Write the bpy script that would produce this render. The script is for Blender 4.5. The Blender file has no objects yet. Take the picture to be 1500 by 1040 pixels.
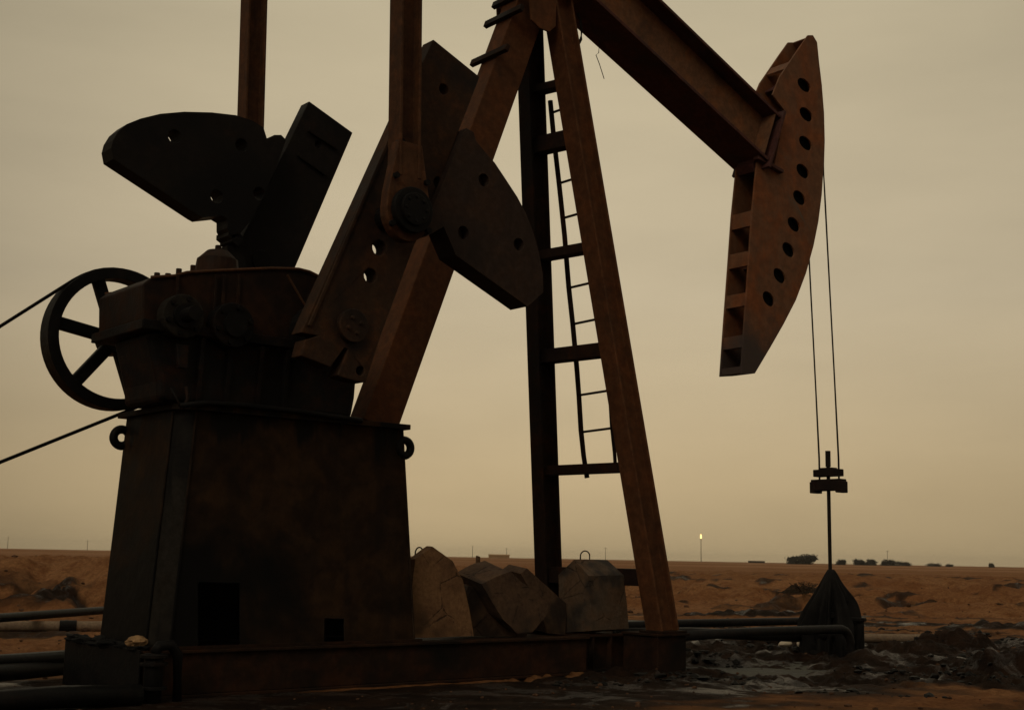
import bpy, bmesh, math, random
from mathutils import Vector, Matrix, noise
from mathutils.geometry import tessellate_polygon
random.seed(7)
S = bpy.context.scene
COL = S.collection
PI = math.pi

# ------------------------------------------------------------------ camera
FOC = 1880.0
CAM = Vector((0, 0, 1.35))
_a, _p, _r = math.radians(50.35), math.radians(8.96), math.radians(1.05)
FWD = Vector((math.cos(_a)*math.cos(_p), math.sin(_a)*math.cos(_p), math.sin(_p)))
_R = Vector((math.sin(_a), -math.cos(_a), 0)); _U = _R.cross(FWD)
RGT = _R*math.cos(_r) + _U*math.sin(_r)
UPV = -_R*math.sin(_r) + _U*math.cos(_r)
cd = bpy.data.cameras.new('camera'); cam = bpy.data.objects.new('camera', cd); COL.objects.link(cam)
cd.sensor_width = 36; cd.sensor_fit = 'HORIZONTAL'; cd.lens = 36*FOC/1500
cd.clip_start = .1; cd.clip_end = 20000
m3 = Matrix((RGT, UPV, -FWD)).transposed()
cam.matrix_world = Matrix.Translation(CAM) @ m3.to_4x4()
S.camera = cam

def ray(x, y): return FWD + RGT*((x-750)/FOC) - UPV*((y-520)/FOC)
def Q(x, y, Y):                       # survey: sight line met with a plane Y = const
    r = ray(x, y); return CAM + r*((Y-CAM.y)/r.y)
def G(x, y, z=0):                     # sight line met with a level plane
    r = ray(x, y); return CAM + r*((z-CAM.z)/r.z)
def D(x, y, dist):                    # point at a level distance
    r = ray(x, y); return CAM + r*(dist/math.hypot(r.x, r.y))

# ------------------------------------------------------------------ mesh helpers
class MB:
    def __init__(s): s.bm = bmesh.new()
    def box(s, c, size, rot=None):
        m = Matrix.Translation(c) @ ((rot.to_4x4() if rot else Matrix.Identity(4)) @ Matrix.Diagonal((*size, 1)))
        bmesh.ops.create_cube(s.bm, size=1, matrix=m); return s
    def box2(s, a, b):
        a, b = Vector(a), Vector(b); return s.box((a+b)/2, b-a)
    def hull8(s, lo, hi):             # two rings of points -> closed prism
        n = len(lo)
        v = [s.bm.verts.new(p) for p in list(lo)+list(hi)]
        s.bm.faces.new(v[:n]); s.bm.faces.new(v[n:])
        for i in range(n): s.bm.faces.new((v[i], v[(i+1) % n], v[n+(i+1) % n], v[n+i]))
        return s
    def prof(s, A, B, nrm, pts):      # extrude 2d profile (side, nrm) from A to B
        A, B = Vector(A), Vector(B); d = (B-A).normalized()
        n = Vector(nrm); n = (n - d*n.dot(d)).normalized(); sd = d.cross(n)
        return s.hull8([A+sd*u+n*v for u, v in pts], [B+sd*u+n*v for u, v in pts])
    def bar(s, A, B, w, h, nrm=(0, 0, 1)):
        return s.prof(A, B, nrm, [(-w/2, -h/2), (w/2, -h/2), (w/2, h/2), (-w/2, h/2)])
    def hbeam(s, A, B, nrm, w, h, tf=.03, tw=.025):   # h along nrm, flange width w
        a, b, c = w/2, h/2, tw/2
        return s.prof(A, B, nrm, [(-a,-b),(a,-b),(a,-b+tf),(c,-b+tf),(c,b-tf),(a,b-tf),(a,b),(-a,b),(-a,b-tf),(-c,b-tf),(-c,-b+tf),(-a,-b+tf)])
    def cyl(s, A, B, r, r2=None, n=20):
        A, B = Vector(A), Vector(B); d = (B-A)
        q = d.to_track_quat('Z', 'Y').to_matrix().to_4x4()
        bmesh.ops.create_cone(s.bm, cap_ends=True, segments=n, radius1=r, radius2=r if r2 is None else r2,
                              depth=d.length, matrix=Matrix.Translation((A+B)/2) @ q); return s
    def tube(s, pts, r, n=8):
        pts = [Vector(p) for p in pts]; rings = []
        up = Vector((0, 0, 1))
        for i, p in enumerate(pts):
            t = (pts[min(i+1, len(pts)-1)] - pts[max(i-1, 0)]).normalized()
            a = t.cross(up)
            if a.length < .05: a = t.cross(Vector((0, 1, 0)))
            a.normalize(); b = a.cross(t)
            rr = r[i] if isinstance(r, (list, tuple)) else r
            rings.append([s.bm.verts.new(p + a*math.cos(k*2*PI/n)*rr + b*math.sin(k*2*PI/n)*rr) for k in range(n)])
        for i in range(len(rings)-1):
            for k in range(n):
                s.bm.faces.new((rings[i][k], rings[i][(k+1) % n], rings[i+1][(k+1) % n], rings[i+1][k]))
        s.bm.faces.new(rings[0]); s.bm.faces.new(rings[-1]); return s
    def plate(s, outer, y0, y1, holes=()):      # outline in XZ, thickness along Y
        loops = [list(outer)] + [list(h) for h in holes]
        flat = [p for l in loops for p in l]
        tris = tessellate_polygon([[Vector((p[0], p[1], 0)) for p in l] for l in loops])
        f = [s.bm.verts.new((p[0], y0, p[1])) for p in flat]
        b = [s.bm.verts.new((p[0], y1, p[1])) for p in flat]
        for t in tris:
            try: s.bm.faces.new([f[i] for i in t]); s.bm.faces.new([b[i] for i in reversed(t)])
            except ValueError: pass
        k = 0
        for l in loops:
            n = len(l)
            for i in range(n):
                a, c = k+i, k+(i+1) % n
                s.bm.faces.new((f[a], f[c], b[c], b[a]))
            k += n
        return s
    def torus(s, c, axis, R, r, n=24, m=8, a0=0, a1=2*PI):
        c = Vector(c); ax = Vector(axis).normalized()
        u = ax.orthogonal().normalized(); w = ax.cross(u)
        full = abs(a1-a0-2*PI) < 1e-6
        rings = []
        for i in range(n if full else n+1):
            t = a0+(a1-a0)*i/n; dr = u*math.cos(t)+w*math.sin(t)
            rings.append([s.bm.verts.new(c+dr*(R+r*math.cos(k*2*PI/m))+ax*r*math.sin(k*2*PI/m)) for k in range(m)])
        for i in range(len(rings) if full else len(rings)-1):
            A, B = rings[i], rings[(i+1) % len(rings)]
            for k in range(m): s.bm.faces.new((A[k], A[(k+1) % m], B[(k+1) % m], B[k]))
        return s
    def blob(s, c, rad, sub=2, amp=.2, fr=1.5, seed=0.0):
        r = bmesh.ops.create_icosphere(s.bm, subdivisions=sub, radius=1)
        for v in r['verts']:
            k = 1+amp*noise.fractal(v.co*fr+Vector((seed, seed*2.1, 3)), 1, 2, 3)
            v.co = Vector(c)+Vector((v.co.x*rad[0]*k, v.co.y*rad[1]*k, v.co.z*rad[2]*k))
        return s
    def build(s, name, mat, parent=None, bevel=0, smooth=False, seg=2):
        bmesh.ops.recalc_face_normals(s.bm, faces=s.bm.faces)
        me = bpy.data.meshes.new(name); s.bm.to_mesh(me); s.bm.free()
        o = bpy.data.objects.new(name, me); COL.objects.link(o)
        for m in (mat if isinstance(mat, (list, tuple)) else [mat]): me.materials.append(m)
        if smooth:
            for p in me.polygons: p.use_smooth = True
        if bevel:
            b = o.modifiers.new('bevel', 'BEVEL'); b.width = bevel; b.segments = seg; b.limit_method = 'ANGLE'
            b.angle_limit = math.radians(35); b.harden_normals = False
        if parent:
            o.parent = parent
            w = Vector((0, 0, 0)); q = parent
            while q: w += q.location; q = q.parent
            o.location = -w
        return o

def circ(c, r, n=16, ry=None, rot=0):
    ry = ry or r; o = []
    for k in range(n):
        x, z = r*math.cos(2*PI*k/n), ry*math.sin(2*PI*k/n)
        o.append((c[0]+x*math.cos(rot)-z*math.sin(rot), c[1]+x*math.sin(rot)+z*math.cos(rot)))
    return o
def XZ(x, y, Y): p = Q(x, y, Y); return (p.x, p.z)
def OUT(pts, Y): return [XZ(x, y, Y) for x, y in pts]
def tag(o, label=None, cat=None, group=None, kind=None):
    if label: o['label'] = label
    if cat: o['category'] = cat
    if group: o['group'] = group
    if kind: o['kind'] = kind
    return o
def empty(name, loc, label, cat, group=None):
    o = bpy.data.objects.new(name, None); COL.objects.link(o); o.location = loc; o.empty_display_size = .3
    return tag(o, label, cat, group)

# ------------------------------------------------------------------ materials
def newmat(name):
    m = bpy.data.materials.new(name); m.use_nodes = True
    nt = m.node_tree; nt.nodes.clear()
    out = nt.nodes.new('ShaderNodeOutputMaterial'); b = nt.nodes.new('ShaderNodeBsdfPrincipled')
    nt.links.new(b.outputs[0], out.inputs[0]); return m, nt, b
class NT:
    def __init__(s, nt): s.nt = nt
    def n(s, t, **k):
        x = s.nt.nodes.new('ShaderNode'+t)
        for a, v in k.items(): setattr(x, a, v)
        return x
    def l(s, a, b): s.nt.links.new(a, b)
    def coord(s, scale=(1, 1, 1)):
        t = s.n('TexCoord'); mp = s.n('Mapping'); mp.inputs['Scale'].default_value = scale
        s.l(t.outputs['Object'], mp.inputs[0]); return mp.outputs[0]
    def noise(s, vec, scale, detail=6, rough=.6, dist=0):
        x = s.n('TexNoise'); s.l(vec, x.inputs['Vector']); x.inputs['Scale'].default_value = scale
        x.inputs['Detail'].default_value = detail; x.inputs['Roughness'].default_value = rough
        x.inputs['Distortion'].default_value = dist; return x.outputs['Fac']
    def ramp(s, fac, stops):
        r = s.n('ValToRGB'); e = r.color_ramp.elements
        while len(e) < len(stops): e.new(.5)
        for i, (p, c) in enumerate(stops):
            e[i].position = p; e[i].color = (*c, 1) if len(c) == 3 else c
        s.l(fac, r.inputs[0]); return r.outputs[0]
    def step(s, fac, a, b):
        m = s.n('MapRange'); m.interpolation_type = 'SMOOTHSTEP'; s.l(fac, m.inputs[0])
        m.inputs[1].default_value = a; m.inputs[2].default_value = b; return m.outputs[0]
    def mix(s, fac, a, b, mode='MIX'):
        m = s.n('Mix', data_type='RGBA', blend_type=mode)
        for v, i in ((fac, 0), (a, 6), (b, 7)):
            if hasattr(v, 'is_linked'): s.l(v, m.inputs[i])
            elif i == 0: m.inputs[0].default_value = v
            else: m.inputs[i].default_value = (*v, 1)
        return m.outputs[2]
    def math(s, op, a, b=0):
        m = s.n('Math', operation=op)
        for v, i in ((a, 0), (b, 1)):
            if hasattr(v, 'is_linked'): s.l(v, m.inputs[i])
            else: m.inputs[i].default_value = v
        return m.outputs[0]
    def bump(s, h, strength, dist, bsdf):
        b = s.n('Bump'); s.l(h, b.inputs['Height']); b.inputs['Strength'].default_value = strength
        b.inputs['Distance'].default_value = dist; s.l(b.outputs[0], bsdf.inputs['Normal'])

def rusty(name, base, rust, dark, rust_at=.5, dark_at=.55, rough=.7, sc=1.0, drip=.5, wear=None, spec=.09, gain=.72, grad=None, edge=None, drips=None):
    """old painted steel: base paint, rust bloom, oil runs, worn and highlighted arrises"""
    base, rust, dark = (tuple(v*gain for v in q) for q in (base, rust, dark))
    m, nt, b = newmat(name); t = NT(nt)
    c = t.coord(); cs = t.coord((1, 1, .12))
    big = t.noise(c, 1.3*sc, 7, .62, .3); fine = t.noise(c, 14*sc, 8, .7); run = t.noise(cs, 7*sc, 5, .6, .2)
    med = t.noise(c, 4.5*sc, 8, .68, .5)
    col = t.mix(t.step(med, rust_at-.1, rust_at+.13), base, rust)
    mott = t.mix(t.step(fine, .35, .7), (0.76, .75, .75), (1.2, 1.18, 1.15))
    col = t.mix(1.0, col, mott, 'MULTIPLY')
    if wear:
        col = t.mix(t.step(t.noise(c, 2.4*sc, 9, .75, .8), .58, .68), col, wear)
    if edge:                                   # arrises rubbed lighter; the pale colour also paints in their highlights
        bv = t.n('Bevel'); bv.samples = 4; bv.inputs['Radius'].default_value = .022
        ge = t.n('NewGeometry'); dt = t.n('VectorMath', operation='DOT_PRODUCT'); t.l(bv.outputs[0], dt.inputs[0]); t.l(ge.outputs['Normal'], dt.inputs[1])
        em = t.math('MULTIPLY', t.math('SUBTRACT', 1.0, t.step(dt.outputs['Value'], .75, .98)), t.step(fine, .36, .62))
        col = t.mix(t.math('MULTIPLY', em, .75), col, edge)
    if grad:                                   # the oil has soaked one part of the plate
        sx = t.n('SeparateXYZ'); t.l(c, sx.inputs[0])
        gsum = t.math('ADD', t.math('MULTIPLY', t.math('SUBTRACT', sx.outputs[0], grad[2]), grad[0]), t.math('MULTIPLY', t.math('SUBTRACT', sx.outputs[2], grad[3]), grad[1]))
        gsum = t.math('MINIMUM', t.math('MAXIMUM', gsum, -.28), .28)
        big = t.math('ADD', big, gsum)
    d1 = t.step(big, dark_at-.1, dark_at+.12); d2 = t.math('MULTIPLY', t.step(run, .5, .68), drip)
    if drips:                                  # runs of oil from the top edge
        zz_ = t.n('SeparateXYZ'); t.l(c, zz_.inputs[0])
        d2 = t.math('MAXIMUM', d2, t.math('MULTIPLY', t.step(t.math('ADD', run, t.math('MULTIPLY', t.math('SUBTRACT', t.step(zz_.outputs[2], drips[0], drips[1]), 1.0), .35)), .42, .55), .95))
    dk = t.math('MAXIMUM', d1, d2)
    col = t.mix(dk, col, dark)
    t.l(col, b.inputs['Base Color'])
    rg = t.n('MapRange'); t.l(dk, rg.inputs[0]); rg.inputs[3].default_value = rough; rg.inputs[4].default_value = max(.42, rough-.28)
    r2 = t.math('ADD', rg.outputs[0], t.math('MULTIPLY', t.math('SUBTRACT', fine, .5), .3))
    t.l(r2, b.inputs['Roughness']); b.inputs['Specular IOR Level'].default_value = spec
    h = t.math('ADD', t.math('MULTIPLY', med, .6), t.math('MULTIPLY', fine, .45))
    t.bump(h, .55, .02, b); return m

M = {}
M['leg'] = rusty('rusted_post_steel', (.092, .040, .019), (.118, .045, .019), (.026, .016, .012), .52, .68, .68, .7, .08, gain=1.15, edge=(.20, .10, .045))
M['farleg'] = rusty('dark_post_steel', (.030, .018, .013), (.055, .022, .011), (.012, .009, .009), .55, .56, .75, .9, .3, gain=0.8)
M['pitman'] = rusty('brown_pitman_steel', (.062, .030, .016), (.085, .036, .017), (.018, .011, .009), .5, .62, .65, .9, .5, gain=1.3, edge=(.14, .08, .045))
M['crank'] = rusty('brown_crank_iron', (.038, .022, .014), (.062, .028, .014), (.014, .0105, .0095), .53, .54, .7, .8, .2, gain=1.3, edge=(.11, .066, .040))
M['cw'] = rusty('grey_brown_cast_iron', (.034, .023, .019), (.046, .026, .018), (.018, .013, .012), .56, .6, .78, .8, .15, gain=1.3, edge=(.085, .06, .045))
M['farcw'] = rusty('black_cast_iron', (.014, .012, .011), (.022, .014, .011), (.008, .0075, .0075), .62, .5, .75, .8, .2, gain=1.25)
M['gear'] = rusty('oily_gearbox_iron', (.013, .0125, .0125), (.034, .017, .011), (.006, .0062, .0064), .53, .50, .6, .8, .4, edge=(.04, .037, .034), gain=0.95)
M['cover'] = rusty('rusty_cover_iron', (.026, .016, .011), (.043, .02, .011), (.009, .008, .008), .48, .55, .62, .8, .3, gain=.9, edge=(.07, .05, .036))
M['ped'] = rusty('oil_soaked_pedestal_steel', (.028, .018, .012), (.052, .029, .0155), (.0105, .0102, .0098), .50, .51, .62, .45, .45, spec=.03, gain=.9, drips=(2.0, 2.68), grad=(-.115, -.10, 6.3, 1.4), edge=(.05, .04, .032))
M['skid'] = rusty('dark_skid_steel', (.026, .016, .011), (.046, .021, .012), (.010, .009, .0085), .52, .54, .95, .6, .3, spec=.03, gain=1.1)
M['beam'] = rusty('weathered_beam_paint', (.088, .046, .026), (.12, .05, .022), (.03, .018, .014), .56, .63, .62, .8, .15, wear=(.11, .074, .046), gain=1.9, edge=(.19, .12, .075))
M['flange'] = rusty('dark_beam_flange', (.030, .013, .012), (.042, .016, .012), (.014, .009, .009), .55, .58, .7, .8, .1, gain=3.0, edge=(.10, .06, .045))
M['head'] = rusty('worn_head_paint', (.130, .062, .033), (.165, .058, .022), (.050, .037, .033), .5, .57, .55, .42, .2, wear=(.13, .094, .066), gain=1.4, edge=(.24, .16, .11), grad=(0, -.17, 0, 5.5))
M['black'] = rusty('greasy_black_steel', (.010, .0095, .0095), (.018, .012, .01), (.006, .006, .006), .6, .5, .55, 1.4, .2, gain=1.0)
M['corner'] = rusty('streaked_corner_steel', (.030, .027, .023), (.024, .020, .016), (.010, .010, .010), .55, .54, .6, 1.1, .95, gain=.9, spec=.05)  # lighter grey with strong vertical streaks
M['bridle'] = rusty('dark_carrier_steel', (.020, .014, .013), (.028, .015, .012), (.012, .009, .009), .55, .58, .75, 2, 0, gain=1.0)
M['pipe'] = rusty('dark_flow_pipe', (.022, .021, .021), (.036, .024, .018), (.011, .011, .011), .6, .55, .5, 1.5, .0)
M['palepipe'] = rusty('pale_dusty_pipe', (.34, .25, .17), (.26, .16, .09), (.16, .10, .06), .6, .66, .8, 1.5, 0)
M['wire'] = rusty('wire_rope_steel', (.028, .023, .018), (.04, .026, .017), (.012, .01, .009), .55, .6, .6, 6, 0)
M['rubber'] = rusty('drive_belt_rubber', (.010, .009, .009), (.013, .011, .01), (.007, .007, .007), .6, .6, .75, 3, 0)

def mat_concrete(name, a, b2, dark, seed):
    m, nt, b = newmat(name); t = NT(nt); c = t.coord()
    mp = t.n('Mapping'); mp.inputs['Location'].default_value = (seed, seed*1.7, seed*.3); t.l(c, mp.inputs[0]); c = mp.outputs[0]
    n1 = t.noise(c, 2.6, 8, .65, .4); n2 = t.noise(c, 24, 8, .75); n3 = t.noise(c, 1.5, 5, .6)
    col = t.mix(t.step(n1, .38, .64), a, b2)
    col = t.mix(t.step(n3, .5, .62), col, dark)
    v = t.n('TexVoronoi', feature='DISTANCE_TO_EDGE'); t.l(c, v.inputs['Vector']); v.inputs['Scale'].default_value = 2.3
    wob = t.math('ADD', v.outputs['Distance'], t.math('MULTIPLY', t.math('SUBTRACT', n2, .5), .06))
    crack = t.math('SUBTRACT', 1.0, t.step(wob, .0, .022))
    crack = t.math('MULTIPLY', crack, t.step(n1, .45, .6))
    col = t.mix(t.math('MULTIPLY', crack, .7), col, (.03, .022, .017))
    col = t.mix(1.0, col, t.mix(t.step(n2, .3, .7), (.72, .7, .7), (1.2, 1.2, 1.2)), 'MULTIPLY')
    t.l(col, b.inputs['Base Color']); b.inputs['Roughness'].default_value = .92; b.inputs['Specular IOR Level'].default_value = .2
    h = t.math('SUBTRACT', t.math('ADD', t.math('MULTIPLY', n2, .6), n1), t.math('MULTIPLY', crack, .8))
    t.bump(h, .7, .02, b); return m
M['conc1'] = mat_concrete('tan_concrete', (.23, .125, .060), (.17, .09, .046), (.09, .05, .028), 1.0)
M['conc2'] = mat_concrete('brown_concrete', (.115, .068, .040), (.08, .049, .032), (.042, .03, .023), 4.2)
M['conc3'] = mat_concrete('grey_concrete', (.115, .084, .058), (.125, .074, .042), (.042, .035, .03), 8.1)

def plain(name, col, rough=.8, var=.35, sc=6, bump=.4, bd=.02):
    m, nt, b = newmat(name); t = NT(nt); c = t.coord(); n1 = t.noise(c, sc, 8, .65, .2)
    lo = tuple(v*(1-var) for v in col); hi = tuple(v*(1+var) for v in col)
    t.l(t.mix(t.step(n1, .35, .65), lo, hi), b.inputs['Base Color']); b.inputs['Roughness'].default_value = rough
    b.inputs['Specular IOR Level'].default_value = .12
    t.bump(n1, bump, bd, b); return m
M['tarp'] = plain('oil_soaked_canvas', (.0105, .0098, .0095), .9, .4, 3, .5, .02)
M['rag'] = plain('oily_rag', (.008, .008, .008), .95, .4, 9, .8, .02)
M['rock'] = plain('tan_rock', (.36, .22, .11), .9, .3, 8)
M['rubble'] = plain('loose_stone', (.085, .045, .026), .95, .5, .9)
M['mud'] = plain('oily_mud', (.009, .008, .007), .6, .5, 1.2)
M['foliage'] = plain('far_foliage', (.034, .032, .030), .9, .3, .6)
M['shrub'] = plain('dry_shrub_leaf', (.030, .022, .014), .9, .4, 6)
M['bark'] = plain('far_bark', (.05, .035, .025), .9)
M['pole'] = plain('weathered_pole', (.11, .085, .065), .9)
M['stub'] = plain('weathered_post_wood', (.085, .05, .028), .9)
M['shed'] = plain('far_shed_wall', (.33, .20, .09), .9)
M['litter'] = plain('white_litter', (.7, .6, .45), .7, .1)
def emit(name, col, st):
    m = bpy.data.materials.new(name); m.use_nodes = True; nt = m.node_tree; nt.nodes.clear()
    o = nt.nodes.new('ShaderNodeOutputMaterial'); e = nt.nodes.new('ShaderNodeEmission')
    e.inputs[0].default_value = (*col, 1); e.inputs[1].default_value = st; nt.links.new(e.outputs[0], o.inputs[0]); return m
M['flame'] = emit('gas_flame', (1, .72, .25), 2.2)

# ------------------------------------------------------------------ ground
def sstep(a, b, x):
    t = min(1, max(0, (x-a)/(b-a))); return t*t*(3-2*t)
def fb(x, y, s, o=4, seed=0.0): return noise.fractal(Vector((x*s+seed, y*s-seed, seed*.37)), 1.0, 2.0, o)
mounds = []    # (x, y, radius_x, radius_y, height, stain)
def addm(px, py, rx, ry, h, st, z=0): p = G(px, py, z); mounds.append((p.x, p.y, rx, ry, h, st))
addm(1400, 950, .75, .5, .30, 1); addm(1482, 992, .9, .5, .30, 1); addm(1492, 924, 1.6, .8, .22, 1)
addm(1330, 955, .9, .7, .12, .75); addm(1180, 893, 1.5, .8, .42, .35); addm(1090, 903, 2.4, .8, .22, .9)
addm(1040, 968, .55, .35, .12, .9); addm(1130, 942, 1.3, .45, .10, .4); addm(1290, 968, .6, .4, .12, .7)
addm(930, 1000, .9, .35, .05, .6); addm(1255, 975, .6, .5, .10, 1); addm(1420, 1000, 1.1, .5, .10, .8)
addm(60, 958, 1.1, .6, .12, 0); addm(1215, 985, .55, .35, .13, .2)
puddles = []
def addp(px, py, rx, ry, d): p = G(px, py, 0); puddles.append((p.x, p.y, rx, ry, d))
addp(1075, 980, 2.1, .95, .20); addp(1165, 963, 1.1, .6, .16); addp(1025, 962, .8, .7, .16); addp(935, 908, 3.0, 1.8, .3); addp(1000, 900, 1.6, 1.3, .22)
addp(1300, 975, 1.0, .35, .10); addp(1440, 968, .7, .4, .08)
view_az = math.atan2(FWD.y, FWD.x)
pr_dir = Vector((math.cos(view_az), math.sin(view_az))); pr_r = Vector((math.sin(view_az), -math.cos(view_az)))
def elong(x, y, m):          # ellipse distance, long axis across the view
    dx, dy = x-m[0], y-m[1]; u = dx*pr_r.x+dy*pr_r.y; v = dx*pr_dir.x+dy*pr_dir.y
    return math.hypot(u/m[2], v/m[3])
def height(x, y):
    r = math.hypot(x, y)
    if r < 1e-6: return 0, 0
    a = math.degrees(view_az-math.atan2(y, x)); a = (a+180) % 360-180
    h = .035*fb(x, y, .55, 4, 3.1)+.012*fb(x, y, 3.1, 3, 9)
    lump = sstep(11, 15, r)*(1-sstep(60, 120, r))
    h += lump*(.06*fb(x, y, 1.1, 5, 5.5)+.05*abs(fb(x, y, 2.6, 4, 15.5)))
    left = 1-sstep(-14, -4, a)
    w = fb(x, y, .11, 4, 7.7)*3.2
    foot = (27.0*left+37.0*(1-left))+w
    L = 5.5*left+15*(1-left)
    H = .98*left+.80*(1-left)
    k = sstep(foot, foot+L, r)
    h += k*H
    edge = 4*k*(1-k)
    gul = abs(fb(x, y, .42, 4, 2.2)); h -= edge*gul*(1.5*left+.6*(1-left))
    rub = sstep(foot-4, foot+2, r)*(1-sstep(foot+L, foot+L+22, r))
    h += rub*(.20+.10*left)*fb(x, y, .8, 6, 4.4)
    far = sstep(80, 300, r)
    h += far*(.10*fb(x, y, .011, 3, 1.2))
    near = 1-sstep(2.0, 4.2, math.hypot(max(0, abs(x-9)-4), max(0, abs(y-12.1)-1.3)))   # trodden flat round the skid
    h *= (1-.75*near*(1-k))
    st = 0.0
    for m in mounds:
        e = elong(x, y, m)
        if e < 1.8:
            q = 1-sstep(.25, 1.25, e+.35*fb(x, y, 1.6, 4, m[0]*3)); h += m[4]*.85*q*(.85+.6*fb(x, y, 2.8, 5, m[0])); st = max(st, m[5]*min(1, q*1.7))
    for m in puddles:
        e = elong(x, y, m)
        if e < 1.7: h -= m[4]*math.exp(-2.4*e*e)+math.exp(-1.5*e*e)*.07*fb(x, y, 2.4, 5, m[0]); st = max(st, .85*math.exp(-1.2*e*e))
    # oil-soaked soil round the machine and the well, then shade painted on the bank
    d1 = math.hypot(max(0, abs(x-8.6)-3.6)/2.4, max(0, abs(y-11.4)-.9)/2.0)
    nz = fb(x, y, .45, 5, 6.6); nf = fb(x, y, 1.3, 5, 16.6)
    st = max(st, (1-sstep(.3, 1.35, d1+.55*nz))*.97)
    right = sstep(-6, 0, a)
    band = right*sstep(13.6, 16.5, r+2.0*nz)*(1-sstep(23.5, 29.5, r+5*nz+2*nf))
    st = max(st, band*(.98+.45*nf))
    wet = max([math.exp(-1.6*elong(x, y, m)**2) for m in puddles])
    h += band*(1-.75*wet)*(.10*fb(x, y, 1.2, 5, 21.0)+.075*(.5-abs(fb(x, y, 2.6, 6, 23.0))*2.4)+.03*fb(x, y, 7, 3, 31))
    st = max(st, right*(1-sstep(13.8, 17.5, r))*(.50+.45*nz+.3*nf))
    st = max(st, right*sstep(25, 28, r)*(1-sstep(33, 39, r))*sstep(.02, .3, fb(x*pr_dir.x+y*pr_dir.y, (x*pr_r.x+y*pr_r.y)*.22, .8, 5, 8.8))*.72)
    st = max(st, (1-right)*sstep(.2, .5, fb(x, y, .33, 5, 8.8))*(1-sstep(22, 34, r))*.6)
    st = max(st, (1-right)*(1-sstep(12.2, 14.5, r+1.2*nz))*.9)
    st = max(st, edge*left*sstep(-.08, .22, fb(x, y, .42, 5, 12.3))*.95)  # gully shadows of the left bank, painted in as dark patches
    st = max(st, rub*(1-left)*sstep(.10, .38, fb(x*.6+y*.2, y, .55, 5, 14.1))*.6)
    st *= 1-.75*sstep(11.16, 11.26, y+.08*fb(x, y, 2.2, 4, 17))*(1-sstep(11.36, 11.42, y))*sstep(6.2, 7.2, x)*(1-sstep(10.6, 11.0, x))
    return h, st
bm = bmesh.new()
rs = [.4, 2, 4, 6, 7.5, 8.6, 9.4]; r = 10.0
while r < 45: rs.append(r); r *= 1.0065
while r < 80: rs.append(r); r *= 1.012
while r < 2600: rs.append(r); r *= 1.06
angs = []; a = -180.0
while a < 180:
    angs.append(a); a += .16 if -25 <= a < 25 else 2.5
lay = bm.verts.layers.float_color.new('stain_shade')
grid = []
for rr in rs:
    row = []
    for a in angs:
        t = view_az-math.radians(a); x, y = rr*math.cos(t), rr*math.sin(t)
        h, st = height(x, y); v = bm.verts.new((x, y, h)); v[lay] = (st, st, st, 1); row.append(v)
    grid.append(row)
n = len(angs)
for i in range(len(rs)-1):
    for j in range(n):
        bm.faces.new((grid[i][j], grid[i+1][j], grid[i+1][(j+1) % n], grid[i][(j+1) % n]))
bm.faces.new(grid[0])
bmesh.ops.recalc_face_normals(bm, faces=bm.faces)
me = bpy.data.meshes.new('ground'); bm.to_mesh(me); bm.free()
for p in me.polygons: p.use_smooth = True
if me.polygons[0].normal.z < 0: me.flip_normals()
ground = bpy.data.objects.new('ground', me); COL.objects.link(ground); tag(ground, kind='structure')

m, nt, b = newmat('desert_soil'); t = NT(nt); c = t.coord()
at = t.n('Attribute', attribute_name='stain_shade'); st = at.outputs['Fac']
n1 = t.noise(c, .35, 8, .62, .4); n2 = t.noise(c, 2.2, 9, .7, .3); n3 = t.noise(c, 13, 9, .78); n4 = t.noise(c, .045, 6, .6, .3); n5 = t.noise(c, .008, 5, .6)
col = t.mix(t.step(n1, .36, .62), (.245, .106, .042), (.325, .160, .070))
col = t.mix(t.step(n2, .42, .66), col, (.205, .085, .032))
col = t.mix(t.math('MULTIPLY', t.step(n4, .45, .62), .6), col, (.245, .12, .053))
col = t.mix(t.math('MULTIPLY', t.step(n5, .42, .6), .65), col, (.40, .228, .128))
col = t.mix(1.0, col, t.mix(t.step(n3, .3, .72), (.6, .57, .55), (1.28, 1.28, 1.28)), 'MULTIPLY')
sw = t.math('ADD', st, t.math('MULTIPLY', t.math('SUBTRACT', t.math('ADD', t.math('MULTIPLY', n2, .6), t.math('MULTIPLY', n3, .4)), .5), .9))
sf = t.step(sw, .22, .68)
oil = t.mix(t.step(n2, .42, .64), (.0062, .0060, .0056), (.026, .0135, .008))
oil = t.mix(t.math('MULTIPLY', t.step(n3, .58, .74), .5), oil, (.07, .030, .014))
col = t.mix(t.math('MULTIPLY', sf, .95), col, oil)
t.l(col, b.inputs['Base Color'])
rg = t.n('MapRange'); t.l(t.math('MULTIPLY', sf, t.step(n2, .35, .6)), rg.inputs[0]); rg.inputs[3].default_value = .95; rg.inputs[4].default_value = .7
wetm = t.math('MULTIPLY', t.step(sw, .45, .75), t.step(t.noise(c, 1.1, 7, .72, .8), .50, .60))
t.l(t.math('SUBTRACT', rg.outputs[0], t.math('MULTIPLY', wetm, .40)), b.inputs['Roughness'])
t.l(t.math('ADD', t.math('MULTIPLY', wetm, .33), .05), b.inputs['Specular IOR Level'])
t.bump(t.math('ADD', t.math('MULTIPLY', n2, 1.0), t.math('ADD', t.math('MULTIPLY', n3, .4), t.math('MULTIPLY', t.noise(c, 38, 6, .75), .16))), .95, .13, b)
me.materials.append(m)

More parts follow.
